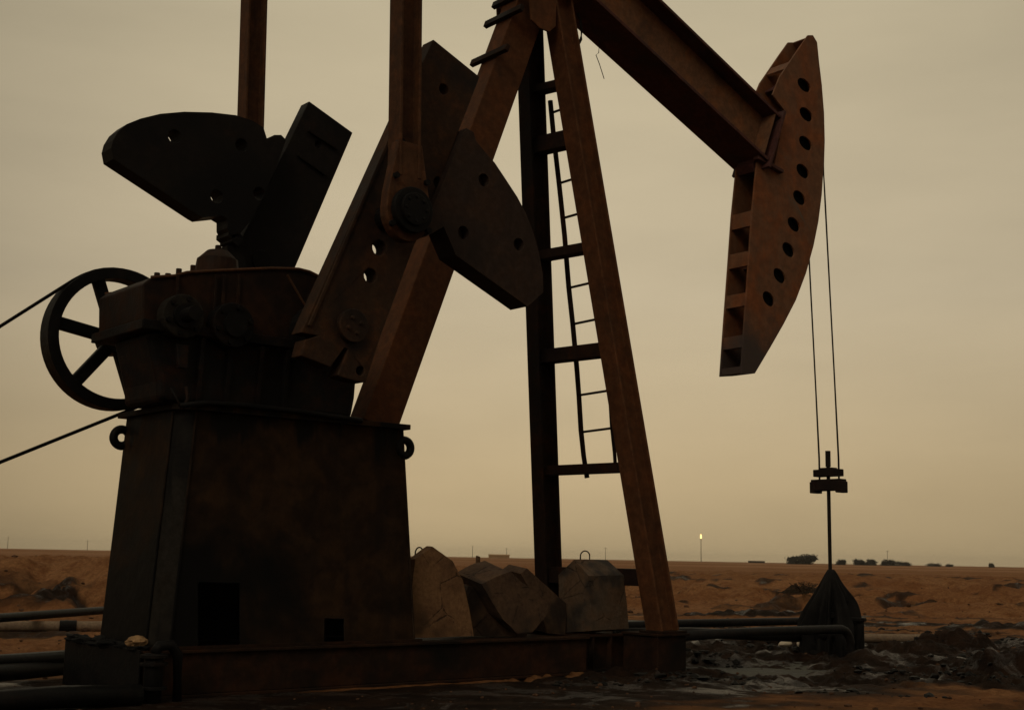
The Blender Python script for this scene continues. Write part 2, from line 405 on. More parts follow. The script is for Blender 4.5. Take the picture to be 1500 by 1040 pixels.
# oily water standing in the hollows (flat sheets; the soil makes the shore)
m, nt, b = newmat('oily_water'); t = NT(nt); c = t.coord()
w1 = t.noise(c, 7, 6, .7, .6); w2 = t.noise(c, 2.6, 9, .75, 1.2)
t.l(t.mix(t.step(w2, .42, .6), (.016, .016, .014), (.075, .074, .058)), b.inputs['Base Color'])
rr_ = t.n('MapRange'); t.l(w2, rr_.inputs[0]); rr_.inputs[1].default_value = .35; rr_.inputs[2].default_value = .65; rr_.inputs[3].default_value = .45; rr_.inputs[4].default_value = .85; b.inputs['Specular IOR Level'].default_value = .22
t.l(rr_.outputs[0], b.inputs['Roughness']); t.bump(w1, .6, .05, b); M['water'] = m
for i, (px, py, z) in enumerate([(1085, 976, -.04), (935, 906, -.06)]):
    p = G(px, py, 0); mb = MB()
    mb.bm.faces.new([mb.bm.verts.new((p.x+(q[0]*pr_r.x+q[1]*pr_dir.x), p.y+(q[0]*pr_r.y+q[1]*pr_dir.y), z))
                     for q in ([(2.9*math.cos(k*PI/16), 1.7*math.sin(k*PI/16)) for k in range(32)] if i == 0 else [(4.2*math.cos(k*PI/16), 3.6*math.sin(k*PI/16)) for k in range(32)])])
    o = mb.build('oily_water', M['water']); tag(o, kind='structure')

def gz(x, y): return height(x, y)[0]

# ------------------------------------------------------------------ the pump jack
YC = 12.1
PJ = empty('pump_jack', (8.6, YC, 0), 'rusty oil well pump jack with horse head, cranks, ladder and black gearbox pedestal', 'pump jack')

# --- skid
sk = MB()
sk.hbeam((5.12, 11.5, .22), (10.72, 11.5, .22), (0, 0, 1), .24, .44, .03, .02)
sk.box2((5.14, 11.42, .032), (10.70, 11.44, .408))            # closed front plate between the flanges
skid = sk.build('skid_beam', M['skid'], PJ, .006)
for (x0, x1, y, w) in ((10.72, 12.25, 11.72, .2), (5.12, 12.25, 13.05, .24)):
    MB().hbeam((x0, y, .22), (x1, y, .22), (0, 0, 1), w, .44, .03, .02).build('skid_beam', M['skid'], PJ, .006)
for x in (5.22, 6.7, 8.2, 9.4, 10.6, 12.1):
    MB().hbeam((x, 11.84 if x > 10.7 else 11.63, .21), (x, 12.92, .21), (0, 0, 1), .18, .36).build('cross_member', M['skid'], PJ)
for x in (11.0, 11.3): MB().box2((x, 11.62, .03), (x+.02, 11.705, .41)).build('stiffener', M['skid'], skid)
MB().box2((8.3, 11.63, .395), (10.68, 12.9, .415)).build('deck_plate', M['skid'], PJ)
for (y0, y1) in ((11.0, 11.615), (12.72, 13.34)):
    blk = MB().box2((11.5, y0+.02, -.06), (12.0, y1, .44)).build('support_block', M['skid'], PJ, .012)
    MB().box2((11.47, y0-.01, .443), (12.04, y1+.0, .472)).build('cap_plate', M['skid'], blk, .004)

# --- pedestal (hollow plate box with two access openings)
F = 11.5
pd = MB()
zb, zt = .442, 2.70
xbl, xbr, xtl, xtr = 5.43, 8.24, 5.56, 8.00
h1 = OUT([(290, 852), (352, 854), (352, 945), (290, 946)], F); h2 = OUT([(475, 905), (505, 906), (505, 939), (475, 940)], F)
pd.plate([(xbl, zb), (xbr, zb), (xtr, zt), (xtl, zt)], F, F+.02, [h1, h2])
def quad(mb, *p): mb.bm.faces.new([mb.bm.verts.new(q) for q in p])
for A, B in ((((5.25, 11.64), (5.39, 11.64)), ((5.25, 12.72), (5.39, 12.74))),
             (((5.25, 12.72), (5.39, 12.74)), ((xbr, 12.72), (xtr, 12.74))),
             (((xbr, 12.72), (xtr, 12.74)), ((xbr, F), (xtr, F)))):
    quad(pd, (*A[0], zb), (*B[0], zb), (*B[1], zt), (*A[1], zt))
ped = pd.build('pedestal', M['ped'], PJ)
cp = MB(); quad(cp, (xbl, F, zb), (5.25, 11.64, zb), (5.39, 11.64, zt), (xtl, F, zt)); cp.build('corner_plate', M['corner'], ped)
MB().hull8([(5.55, 11.43, 2.703), (8.06, 11.43, 2.703), (8.06, 12.86, 2.703), (5.34, 12.86, 2.703), (5.34, 11.58, 2.703)],
           [(5.55, 11.43, 2.76), (8.06, 11.43, 2.76), (8.06, 12.86, 2.76), (5.34, 12.86, 2.76), (5.34, 11.58, 2.76)]).build('top_plate', M['ped'], ped, .006)
MB().box2((5.3, 11.56, .40), (8.18, 12.68, .436)).build('dark_filler', M['rubber'], ped)  # added black floor, covers the bright sliver seen through the openings
fr = MB()
fr.box2((5.2, 11.44, .443), (8.3, 11.475, .47))
fr.build('foot_angle', M['skid'], ped)
for a_, b_ in (((xbl, F-.008, zb), (xtl, F-.008, zt)), ((5.245, 11.632, zb), (5.385, 11.632, zt)), ((xbr-.005, F-.005, zb), (xtr-.005, F-.005, zt))):
    MB().tube([a_, b_], .012, 6).build('weld_seam', M['ped'], ped)
for c in (Q(178, 641, 12.74), Q(592, 656, 11.52)):
    MB().torus(c, (0, 1, 0), 8.5e-2, .045, 24, 10).build('lifting_ring', M['black'], ped, 0, True)

# --- gear reducer
gx = lambda x, y: XZ(x, y, 11.45)
SX, SZ = 6.84, 3.61              # crank shaft axis
bxl = gx(214, 450)[0]
lo_ = [(bxl+.06, 3.42), (bxl+.20, 2.95), (bxl+.22, 2.762), (SX+.52, 2.762), (SX+.56, 3.0), (SX+.58, 3.42)]
g = MB().plate(lo_, 11.52, 12.36)
gear = g.build('gear_reducer', M['gear'], PJ, .06, False, 3)
MB().box2((bxl-.04, 11.42, 3.425), (SX+.62, 12.66, 3.52)).build('split_flange', M['gear'], gear, .008)
for x in (5.55, 5.85, 6.2, 6.5):
    MB().hull8([(x, 11.44, 3.41), (x+.04, 11.44, 3.41), (x+.04, 11.515, 3.41), (x, 11.515, 3.41)], [(x, 11.49, 2.78), (x+.04, 11.49, 2.78), (x+.04, 11.515, 2.78), (x, 11.515, 2.78)]).build('housing_rib', M['gear'], gear)
top = [gx(*p) for p in ((214, 470), (213, 414), (224, 406), (258, 404), (276, 399), (330, 396), (400, 393), (440, 394))]
arc = [gx(*p) for p in ((456, 398), (470, 405), (482, 416), (492, 432), (498, 452))]+[(SX+.52, 3.65)]
top = [(p[0], max(p[1], 3.525)) for p in top]
top[0] = (bxl, 3.525)
cov = MB().plate(top+arc+[(SX+.60, 3.525)], 11.5, 12.58).build('gear_cover', M['cover'], gear, .07, False, 3)
ed = top[2:]+arc
for y_ in (11.49, 12.59): MB().tube([(p[0], y_, p[1]+.004) for p in ed], .018, 6).build('cover_lip', M['pitman'], gear, 0, True)
for px in (262, 318, 330, 352):
    p = gx(px, 400); MB().box2((p[0]-.012, 11.46, 3.53), (p[0]+.012, 11.502, p[1]-.01)).build('cover_rib', M['cover'], gear)
for (px, py, R, dark) in ((270, 463, .215, 1), (343, 476, .225, 0)):
    c = Q(px, py, 11.34); c = Vector((c.x, 0, c.z))
    mb = MB().cyl((c.x, 11.5, c.z), (c.x, 11.34, c.z), R, n=28)
    cap = mb.build('bearing_cap', M['corner'] if dark else M['gear'], gear, .012)
    ib = MB().cyl((c.x, 11.345, c.z), (c.x, 11.29, c.z), R*.55, n=24)
    if dark: ib.cyl((c.x, 11.30, c.z), (c.x, 11.10, c.z), .07, n=16)
    for k in range(6):
        t = k*PI/3+.3; MB().cyl((c.x+R*.8*math.cos(t), 11.345, c.z+R*.8*math.sin(t)), (c.x+R*.8*math.cos(t), 11.305, c.z+R*.8*math.sin(t)), .026, n=6).build('cap_bolt', M['black'], gear)
    ib.build('cap_hub', M['black'], gear)
p = Q(266, 505, 11.42); q = Q(266, 540, 11.42)
MB().hull8([(p.x-.06, 11.40, p.z), (p.x+.07, 11.40, p.z), (p.x+.07, 11.44, p.z), (p.x-.06, 11.44, p.z)],
           [(q.x-.045, 11.38, q.z), (q.x+.045, 11.38, q.z), (q.x+.045, 11.44, q.z), (q.x-.045, 11.44, q.z)]).build('drain_bracket', M['gear'], gear, .008)
c0 = Q(318, 394, 12.0)
hp = MB().cyl((c0.x, 12.0, c0.z-.12), (c0.x, 12.0, c0.z+.10), .24, .21, 20).cyl((c0.x, 12.0, c0.z+.10), (c0.x, 12.0, c0.z+.19), .20, .11, 20).cyl((c0.x, 12.0, c0.z+.18), (c0.x, 12.0, c0.z+.25), .035, n=8)
hp.build('filler_cap', M['cover'], gear, .01)
for px, py in ((262, 398), (283, 393), (300, 397), (230, 404), (246, 405)):
    c = Q(px, py, 12.2); MB().cyl((c.x, 12.2, c.z-.1), (c.x, 12.2, c.z+.03), .03, n=6).build('cover_bolt', M['cover'], gear)
a, b_ = Q(421, 403, 11.4), Q(446, 446, 11.4)
MB().tube([a, b_, b_+Vector((.1, .05, -.05))], .012, 6).build('oil_line', M['pitman'], gear)
# shaft
MB().cyl((SX, 10.83, SZ), (SX, 13.72, SZ), .15, n=20).build('crank_shaft', M['black'], PJ)
MB().cyl((SX, 11.08, SZ), (SX, 11.52, SZ), .30, n=24).build('shaft_housing', M['gear'], gear, .01)
MB().cyl((SX, 12.56, SZ), (SX, 13.38, SZ), .30, n=24).build('shaft_housing', M['gear'], gear, .01)
# odds and ends lying on the pedestal top: bent strap and cable run
MB().tube([Q(250, 568, 11.45), Q(258, 582, 11.44), Q(264, 596, 11.40)], .012, 6).build('bent_strap', M['gear'], ped, 0, True)
MB().tube([Q(272, 566, 11.45), Q(275, 585, 11.43), Q(268, 598, 11.40)], .02, 6).build('bent_strap', M['gear'], ped, 0, True)
MB().tube([Q(264, 594, 11.40), Q(300, 590, 11.40), Q(360, 594, 11.40), Q(440, 603, 11.40), Q(530, 616, 11.41)], .028, 7).build('cable_run', M['black'], ped, 0, True)

# --- cranks
CF = 10.8
arm_px = [(635, 58), (703, 113), (608, 357), (559, 489), (536, 560), (520, 558), (499, 552), (495, 549), (510, 512), (505, 509), (484, 538), (470, 532), (441, 521), (447, 498), (466, 492), (441, 487)]
def crank(dy, holes, matl):
    o = [(x, z) for x, z in OUT(arm_px, CF)]
    hs = [circ(XZ(hx, hy, CF), r_, 16) for hx, hy, r_ in holes]
    return MB().plate(o, CF+dy, CF+dy+.20, hs).build('crank', matl, PJ, .012)
ck = crank(0, [(650, 131, .062), (556, 363, .085), (543, 404, .078), (528, 543, .05), (643, 268, .07)], M['crank'])
fl = MB()                                                     # raised flange down the trailing edge
A1, A2 = Q(452, 478, CF), Q(618, 92, CF)
fl.bar((A1.x, CF-.008, A1.z), (A2.x, CF-.008, A2.z), .035, .03, (0, 1, 0))
fl.build('edge_flange', M['crank'], ck, .006)
cap = MB().cyl((SX, CF, SZ), (SX, CF-.07, SZ), .17, n=24)
for k in range(4):
    t = k*PI/2+.4; cap.cyl((SX+.08*math.cos(t), CF-.06, SZ+.08*math.sin(t)), (SX+.08*math.cos(t), CF-.10, SZ+.08*math.sin(t)), .022, n=6)
cap.build('shaft_cap', M['crank'], ck, .008)
# near counterweight: front lamina with bolt holes over a solid body
WF = 10.70
cw_px = [(683, 188), (694, 194), (697, 206), (710, 222), (725, 239), (741, 263), (758, 289), (770, 312), (780, 337), (789, 368), (795, 400), (796, 428), (773, 449), (668, 374), (650, 332), (626, 346), (623, 330), (640, 290)]
cwo = OUT(cw_px, WF)
cwh = [circ(XZ(x, y, WF), .075, 14) for x, y in ((709, 264), (679, 341), (760, 358))]
cwm = MB().plate(cwo, WF, WF+.12, cwh).plate(cwo, WF+.12, WF+.3)
cwm.build('counterweight', M['cw'], ck, 0)
# far crank and its counterweight
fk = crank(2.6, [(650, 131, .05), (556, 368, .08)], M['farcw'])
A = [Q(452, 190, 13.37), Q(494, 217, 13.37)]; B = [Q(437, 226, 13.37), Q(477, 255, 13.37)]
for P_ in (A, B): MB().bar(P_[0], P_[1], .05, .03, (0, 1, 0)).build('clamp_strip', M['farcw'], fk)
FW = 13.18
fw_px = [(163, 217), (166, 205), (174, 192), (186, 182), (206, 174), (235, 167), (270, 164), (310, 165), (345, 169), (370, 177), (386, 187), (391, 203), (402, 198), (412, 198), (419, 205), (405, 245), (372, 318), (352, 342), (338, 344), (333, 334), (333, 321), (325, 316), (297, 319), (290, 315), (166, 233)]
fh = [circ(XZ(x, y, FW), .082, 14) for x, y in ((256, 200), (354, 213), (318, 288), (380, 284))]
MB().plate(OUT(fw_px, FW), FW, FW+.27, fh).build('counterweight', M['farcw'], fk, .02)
for px, py, r_ in ((337, 335, .07), (334, 345, .055), (342, 352, .08)):
    c = Q(px, py, 13.3); MB().cyl((c.x, 13.2, c.z), (c.x, 13.5, c.z), r_, n=6).build('clamp_bolt', M['farcw'], fk)
c1 = Q(345, 360, 13.3); c2 = Q(352, 395, 13.3); MB().bar((c1.x, 13.4, c1.z), (c2.x, 13.4, c2.z-.2), .22, .2, (0, 1, 0)).build('clamp_block', M['farcw'], fk)

# --- pitmans
PX, PZ = Q(592, 312, 10.45).x, Q(592, 312, 10.45).z
TX, TZ = 7.06, 11.05           # tail bearing, above the frame
def pitman(y, matl):
    s = 1 if y > YC else -1
    top_ = Vector((TX-.0, y, TZ)); bot = Vector((PX, y, PZ+.36))
    pm = MB().hbeam(bot, top_, (1, 0, 0), .22, .26, .03, .03).build('pitman', matl, PJ, .006)
    hs = MB()
    o = [(PX+.265*math.cos(t), PZ+.31*math.sin(t)) for t in [math.radians(180+d*15) for d in range(13)]]
    o += [(PX+.25, PZ+.18), (PX+.145, PZ+.72), (PX-.145, PZ+.72), (PX-.25, PZ+.18)]
    hs.plate(o, y-.10, y+.03)
    hg = hs.build('bearing_housing', matl, pm, .015)
    pn = MB().cyl((PX, y-s*-.12, PZ), (PX, y+s*.20, PZ), .235, n=28).cyl((PX, y+s*.19, PZ), (PX, y+s*.235, PZ), .17, n=24).cyl((PX, y, PZ), (PX, y-s*.40, PZ), .13, n=18)
    for k in range(8):
        t = k*PI/4; pn.cyl((PX+.125*math.cos(t), y+s*.23, PZ+.125*math.sin(t)), (PX+.125*math.cos(t), y+s*.25, PZ+.125*math.sin(t)), .02, n=6)
    pn.build('wrist_pin', M['black'], pm, .01)
    for dx, dz in ((-.19, .33), (.19, .33), (-.22, -.17), (.22, -.17)): MB().cyl((PX+dx, y-.12, PZ+dz), (PX+dx, y-.16, PZ+dz), .035, n=6).build('housing_bolt', M['black'], pm)
    return pm
pm = pitman(10.47, M['pitman'])
c = Q(592, 208, 10.36); MB().cyl((c.x, 10.44, c.z), (c.x, 10.40, c.z), .055, n=14).build('rod_plug', M['black'], pm)
pitman(13.78, M['pitman'])

# --- samson post
LN = (Vector((11.80, 11.22, .472)), Vector((10.53, 11.93, 8.62)))
LF = (Vector((11.59, 13.08, .472)), Vector((10.40, 12.33, 8.55)))
def proj_y(P):
    v = P-CAM; z = v.dot(FWD); return 750+FOC*v.dot(RGT)/z, 520-FOC*v.dot(UPV)/z
def at_row(L, row):
    lo, hi = 0.0, 1.0
    for _ in range(40):
        mid = (lo+hi)/2
        if proj_y(L[0].lerp(L[1], mid))[1] > row: lo = mid
        else: hi = mid
    return L[0].lerp(L[1], lo)
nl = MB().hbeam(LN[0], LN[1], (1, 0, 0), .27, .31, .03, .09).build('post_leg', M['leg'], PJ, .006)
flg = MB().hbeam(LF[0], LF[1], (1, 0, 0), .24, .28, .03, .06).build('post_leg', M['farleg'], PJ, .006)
for L_, o in ((LN, nl), (LF, flg)):
    MB().box2((L_[0].x-.23, L_[0].y-.19, .474), (L_[0].x+.23, L_[0].y+.19, .50)).build('foot_plate', M['skid'], o, .004)
R0, R1 = Vector((8.0, YC, 2.76)), Vector((10.19, YC, 8.55))
rl = MB().bar(R0, R1, .32, .46, (1, 0, 0)).build('post_leg', M['leg'], PJ, .012)
MB().box2((7.72, 11.8, 2.762), (8.05, 12.4, 2.79)).build('foot_plate', M['skid'], rl, .004)
d_ = (R1-R0).normalized(); nu = Vector((-d_.z, 0, d_.x))
for (px, py, ln) in ((763, 78, .56), (792, 28, .58), (794, -6, .56)):
    c = Q(px, py, 11.95); c = R0+d_*((c-R0).dot(d_))-d_*.26+nu*.265
    MB().bar((c.x, 11.70, c.z), (c.x, 11.72+ln+.14, c.z), .06, .09, d_).build('leg_bracket', M['farleg'], rl, .006)
# cross braces between the two front legs: row on the near leg, depth, kind
LX = (LN[0]+LF[0])/2
def leg_y(L, z): t_ = (z-L[0].z)/(L[1].z-L[0].z); return L[0].lerp(L[1], t_)
for (row, hgt) in ((121, .10), (201, .22), (361, .125), (511, .18), (684, .125), (846, .21)):
    p = at_row(LN, row); q = leg_y(LF, p.z)
    a = p+(q-p).normalized()*.02; e = q-(q-p).normalized()*.02
    MB().prof(a, e, (0, 0, 1), [(-.09, -hgt/2), (.09, -hgt/2), (.09, hgt/2), (-.09, hgt/2)]).build('cross_brace', M['farleg'], PJ, .006)
# ladder hung behind the braces, its stiles a little bent
ld = bpy.data.objects.new('ladder', None); COL.objects.link(ld); ld.parent = PJ; ld.location = Vector((11.6, YC, 2.3))-PJ.location
def onlad(px, py):            # the ladder plane is the plane of the front legs, 0.22 m further out
    n_ = (LN[1]-LN[0]).cross(LF[0]-LN[0]).normalized(); o_ = LN[0]+Vector((.22, 0, 0)); r_ = ray(px, py)
    return CAM+r_*((o_-CAM).dot(n_)/r_.dot(n_))
railL = [(806, 148), (811, 200), (819, 270), (827, 345), (833, 420), (839, 475), (845, 540), (848, 580), (851, 630), (855, 668), (860, 700)]
railR_pts = []
lp = [onlad(*p) for p in railL]
MB().tube(lp, .034, 8).build('ladder_rail', M['farleg'], ld, 0, True)
rb0 = onlad(902, 692); rb1 = onlad(896, 624)
off = rb1-onlad(851, 630); rp = [p+off*(1-.0*i) for i, p in enumerate(lp[:-1])]; rp.append(rb0)
MB().tube(rp, .024, 8).build('ladder_rail', M['farleg'], ld, 0, True)
def lerp_row(y):
    for (x0, y0), (x1, y1) in zip(railL, railL[1:]):
        if y0 <= y <= y1: return onlad(x0+(x1-x0)*(y-y0)/(y1-y0), y)
for y in (166, 217, 269, 320, 371, 422, 475, 527, 579, 633, 685):
    a = lerp_row(y); MB().tube([a, a+off], .017, 6).build('ladder_rung', M['farleg'], ld)
# post top: gusset plates, cap and saddle bearing
tp = MB()
g0 = [XZ(x, y, 11.79) for x, y in ((774, -10), (814, -10), (812, 40), (803, 48), (788, 42), (776, 30))]
tp.plate(g0, 11.76, 11.79)
tp.plate([(x, z+.05) for x, z in g0], 12.42, 12.45)
tp.box2((10.08, 11.72, 8.62), (10.86, 12.5, 8.70))
tp.build('post_head', M['leg'], PJ, .006)
sb = MB().cyl((10.45, 11.68, 8.97), (10.45, 12.52, 8.97), .2, n=24).box2((10.1, 11.8, 8.703), (10.8, 12.4, 8.86)).box2((10.2, 11.75, 8.9), (10.7, 12.45, 9.16))
sb.build('saddle_bearing', M['leg'], PJ, .01)
# --- walking beam
FYN, FYF = YC-.33, YC+.33
bn0, bn1 = Q(872, 0, FYN), Q(1126, 236, FYN)          # lower near edge
tn0, tn1 = Q(956, 0, FYN), Q(1139, 164, FYN)          # upper near edge
ax = (bn1-bn0).normalized(); nrm = Vector((-ax.z, 0, ax.x)); nrm = nrm if nrm.z > 0 else -nrm
dep = (tn1-bn1).dot(nrm)
mid1 = Vector((bn1.x, YC, bn1.z))+nrm*dep/2
tail = mid1-ax*((mid1.x-TX+.15)/ax.x)
wb = MB().prof(tail, mid1, nrm, [(-.08, -dep/2+.05), (.08, -dep/2+.05), (.08, dep/2-.05), (-.08, dep/2-.05)]).build('walking_beam', M['beam'], PJ)
for s in (-1, 1):
    MB().prof(tail+nrm*s*(dep/2-.025), mid1+nrm*s*(dep/2-.025), nrm, [(-.33, -.0245), (.33, -.0245), (.33, .0245), (-.33, .0245)]).build('flange', M['flange'], wb, .006)
ep = mid1+ax*.03
MB().prof(ep-nrm*(dep/2+.10), ep+nrm*(dep/2+.10), ax, [(-.36, -.025), (.36, -.025), (.36, .025), (-.36, .025)]).build('end_plate', M['flange'], wb, .006)
MB().prof(mid1-ax*.12-nrm*(dep/2-.06), mid1-ax*.12+nrm*(dep/2-.06), ax, [(-.32, -.012), (-.02, -.012), (-.02, .012), (-.32, .012)]).build('stiffener', M['beam'], wb)
sadp = Vector((10.45, YC, 0)); tt = (10.45-tail.x)/ax.x; under = tail+ax*tt-nrm*dep/2
MB().hull8([(10.15, 11.8, 9.0), (10.75, 11.8, 9.0), (10.75, 12.4, 9.0), (10.15, 12.4, 9.0)],
           [(10.1, 11.8, under.z+.17), (10.8, 11.8, under.z-.14), (10.8, 12.4, under.z-.14), (10.1, 12.4, under.z+.17)]).build('saddle', M['leg'], wb, .006)
eqz = tail.z-dep*.6
MB().hbeam((TX, 10.25, TZ+.05), (TX, 13.95, TZ+.05), (0, 0, 1), .3, .4).build('equalizer', M['pitman'], PJ, .006)
MB().box2((TX-.22, YC-.3, TZ+.24), (TX+.22, YC+.3, tail.z-dep/2+.12)).build('tail_bearing', M['pitman'], PJ, .01)

# --- horse head
HN, HF = YC-.21, YC+.21
arcpx = [(1184, 52), (1191, 52), (1197, 62), (1200, 92), (1204, 125), (1207, 165), (1208, 205), (1207, 240), (1204, 285), (1199, 325), (1192, 360), (1181, 400), (1166, 440), (1148, 475), (1128, 510), (1106, 547)]
backpx = [(1086, 548), (1091, 471), (1097, 385), (1102, 310), (1109, 237), (1133, 250), (1142, 205), (1150, 163), (1132, 139), (1143, 112), (1170, 72)]
bk_edge = [(1086, 548), (1091, 471), (1097, 385), (1102, 310), (1109, 237), (1118, 180), (1132, 139), (1143, 112), (1170, 72)]
arc_ = OUT(arcpx, HN); back_ = OUT(backpx, HN)
holes = [(1178, 125), (1181, 168), (1180, 210), (1176, 251), (1171, 290), (1163, 329), (1155, 366), (1142, 404), (1126, 438)]
hh = []
for i, (x, y) in enumerate(holes):
    an = math.radians(50+i*1.3); ca, sa = math.cos(an), math.sin(an)
    hh.append(OUT([(x+12.3*math.cos(q)*ca-7.2*math.sin(q)*sa, y+12.3*math.cos(q)*sa+7.2*math.sin(q)*ca) for q in [k*2*PI/16 for k in range(16)]], HN))
hroot = MB().plate(arc_+back_, HN, HN+.03, hh).build('horse_head', M['head'], PJ, .004)
MB().plate(arc_+back_, HF-.03, HF).build('side_plate', M['head'], hroot, .004)
fp = MB()
for (p0, p1) in zip(arc_[1:], arc_[2:]):
    d_ = Vector((p1[0]-p0[0], p1[1]-p0[1])).normalized(); nn = Vector((d_.y, -d_.x))*-.03
    if nn.x > 0: nn = -nn
    fp.hull8([(p0[0], HN+.032, p0[1]), (p1[0], HN+.032, p1[1]), (p1[0], HF-.032, p1[1]), (p0[0], HF-.032, p0[1])],
             [(p0[0]+nn.x, HN+.032, p0[1]+nn.y), (p1[0]+nn.x, HN+.032, p1[1]+nn.y), (p1[0]+nn.x, HF-.032, p1[1]+nn.y), (p0[0]+nn.x, HF-.032, p0[1]+nn.y)])
fp.build('face_plate', M['head'], hroot)
def backx(y):
    for (x0, y0), (x1, y1) in zip(bk_edge, bk_edge[1:]):
        if y1 <= y <= y0: return x0+(x1-x0)*(y0-y)/(y0-y1)
for (ya, yb) in ((330, 308), (388, 367), (447, 428), (508, 490), (546, 536), (100, 90)):
    pa, pb = XZ(backx(ya), ya, HN), XZ(backx(yb), yb, HN)
    dv = Vector((pb[0]-pa[0], pb[1]-pa[1])).normalized(); ins = Vector((dv.y, -dv.x))
    if ins.x < 0: ins = -ins
    mb = MB().hull8([(pa[0]+.01, HN+.032, pa[1]), (pb[0]+.01, HN+.032, pb[1]), (pb[0]+ins.x*.05, HN+.032, pb[1]+ins.y*.05), (pa[0]+ins.x*.05, HN+.032, pa[1]+ins.y*.05)],
                    [(pa[0]+.01, HF-.032, pa[1]), (pb[0]+.01, HF-.032, pb[1]), (pb[0]+ins.x*.05, HF-.032, pb[1]+ins.y*.05), (pa[0]+ins.x*.05, HF-.032, pa[1]+ins.y*.05)])
    mb.build('tie_bar', M['head'], hroot)
# inner diaphragms between the plates
for f_ in (.25, .5, .75):
    p = Vector(arc_[int(f_*15)]); q = Vector(OUT(bk_edge, HN)[min(8, int((1-f_)*8))])
    e_ = p.lerp(q, .12); g_ = p.lerp(q, .75)
    MB().hull8([(e_.x, HN+.034, e_.y), (g_.x, HN+.034, g_.y), (g_.x, HF-.034, g_.y), (e_.x, HF-.034, e_.y)], [(e_.x, HN+.034, e_.y+.02), (g_.x, HN+.034, g_.y+.02), (g_.x, HF-.034, g_.y+.02), (e_.x, HF-.034, e_.y+.02)]).build('diaphragm', M['flange'], hroot)
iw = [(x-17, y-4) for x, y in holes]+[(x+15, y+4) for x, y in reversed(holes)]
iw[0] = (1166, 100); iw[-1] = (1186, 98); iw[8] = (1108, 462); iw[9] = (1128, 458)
MB().plate(OUT(iw, HN), HN+.09, HN+.10).build('shade_backing', M['rubber'], hroot)  # added black plate so the holes look deep in shade
pl0, pl1 = XZ(1105, 232, HN), XZ(1139, 252, HN)
MB().plate(OUT([(1106, 240), (1112, 224), (1140, 236), (1138, 252), (1110, 250)], HN), HN+.05, HF-.05).build('hinge_block', M['flange'], hroot)
MB().bar((pl0[0], HN-.03, pl0[1]), (pl1[0]+.05, HN-.03, pl1[1]), .10, .05).build('hinge_lug', M['flange'], hroot, .004)

# --- drive wheel and belts
WX, WZ, WY0, WY1 = 5.34, 3.56, 12.95, 13.18
WR = .755
wh = MB()
for (ra, rb_) in ((WR, WR-.115),):
    o = circ((WX, WZ), ra, 64); i_ = circ((WX, WZ), rb_, 64)
    wh.plate(o, WY0, WY1, [i_])
wheel = wh.build('drive_wheel', M['black'], PJ, .01)
for k in range(6):
    t = math.radians(111+60*k); d_ = Vector((math.cos(t), 0, math.sin(t)))
    MB().bar(Vector((WX, 13.05, WZ))+d_*.1, Vector((WX, 13.05, WZ))+d_*(WR-.08), .13, .085, (0, 1, 0)).build('spoke', M['black'], wheel, .012)
MB().cyl((WX, 12.93, WZ), (WX, 13.2, WZ), .17, n=24).cyl((WX, 12.6, WZ), (WX, 12.94, WZ), .08, n=16).build('wheel_hub', M['black'], wheel, .01)
mx, mz, mr = 1.25, .93, .19
for yy in (13.02, 13.09):
    dx, dz = mx-WX, mz-WZ; L_ = math.hypot(dx, dz); th = math.atan2(dz, dx); be = math.acos((WR-mr)/L_)
    t1, t2 = th+be, th-be
    pts = []
    R_ = WR+.012
    n1_ = 24; span = 2*PI-(t1-t2)
    for k in range(n1_+1):
        t = t1+span*k/n1_; pts.append((WX+R_*math.cos(t), WZ+R_*math.sin(t)))
    for k in range(9):
        t = t2+(t1-t2)*k/8; pts.append((mx+mr*math.cos(t), mz+mr*math.sin(t)))
    inn = []
    cxm = len(pts)
    for i in range(cxm):
        p0, p1 = Vector(pts[i-1]), Vector(pts[(i+1) % cxm]); tg = (p1-p0).normalized(); nn = Vector((-tg.y, tg.x))
        inn.append(tuple(Vector(pts[i])+nn*.028))
    bm2 = MB()
    bm2.plate(inn if False else [tuple(Vector(p)) for p in pts], yy-.018, yy+.018, [inn])
    bm2.build('drive_belt', M['rubber'], PJ)
mo = MB().cyl((mx, 12.2, mz), (mx, 12.85, mz), .27, n=28).cyl((mx, 12.8, mz), (mx, 13.15, mz), .05, n=12).box2((mx-.3, 12.25, mz-.42), (mx+.3, 12.8, mz-.22))
mot = mo.build('electric_motor', M['gear'], PJ, .01)
MB().cyl((mx, 12.96, mz), (mx, 13.15, mz), mr-.004, n=28).build('motor_pulley', M['black'], mot, .006)
for sx in (-.35, .35):
    for sy in (12.2, 12.85): MB().bar((mx+sx, sy, -.05), (mx+sx*.8, sy, mz-.47), .1, .1, (1, 0, 0)).build('stand_leg', M['skid'], mot)
MB().box2((mx-.45, 12.1, mz-.47), (mx+.45, 12.95, mz-.425)).build('motor_stand', M['skid'], mot)

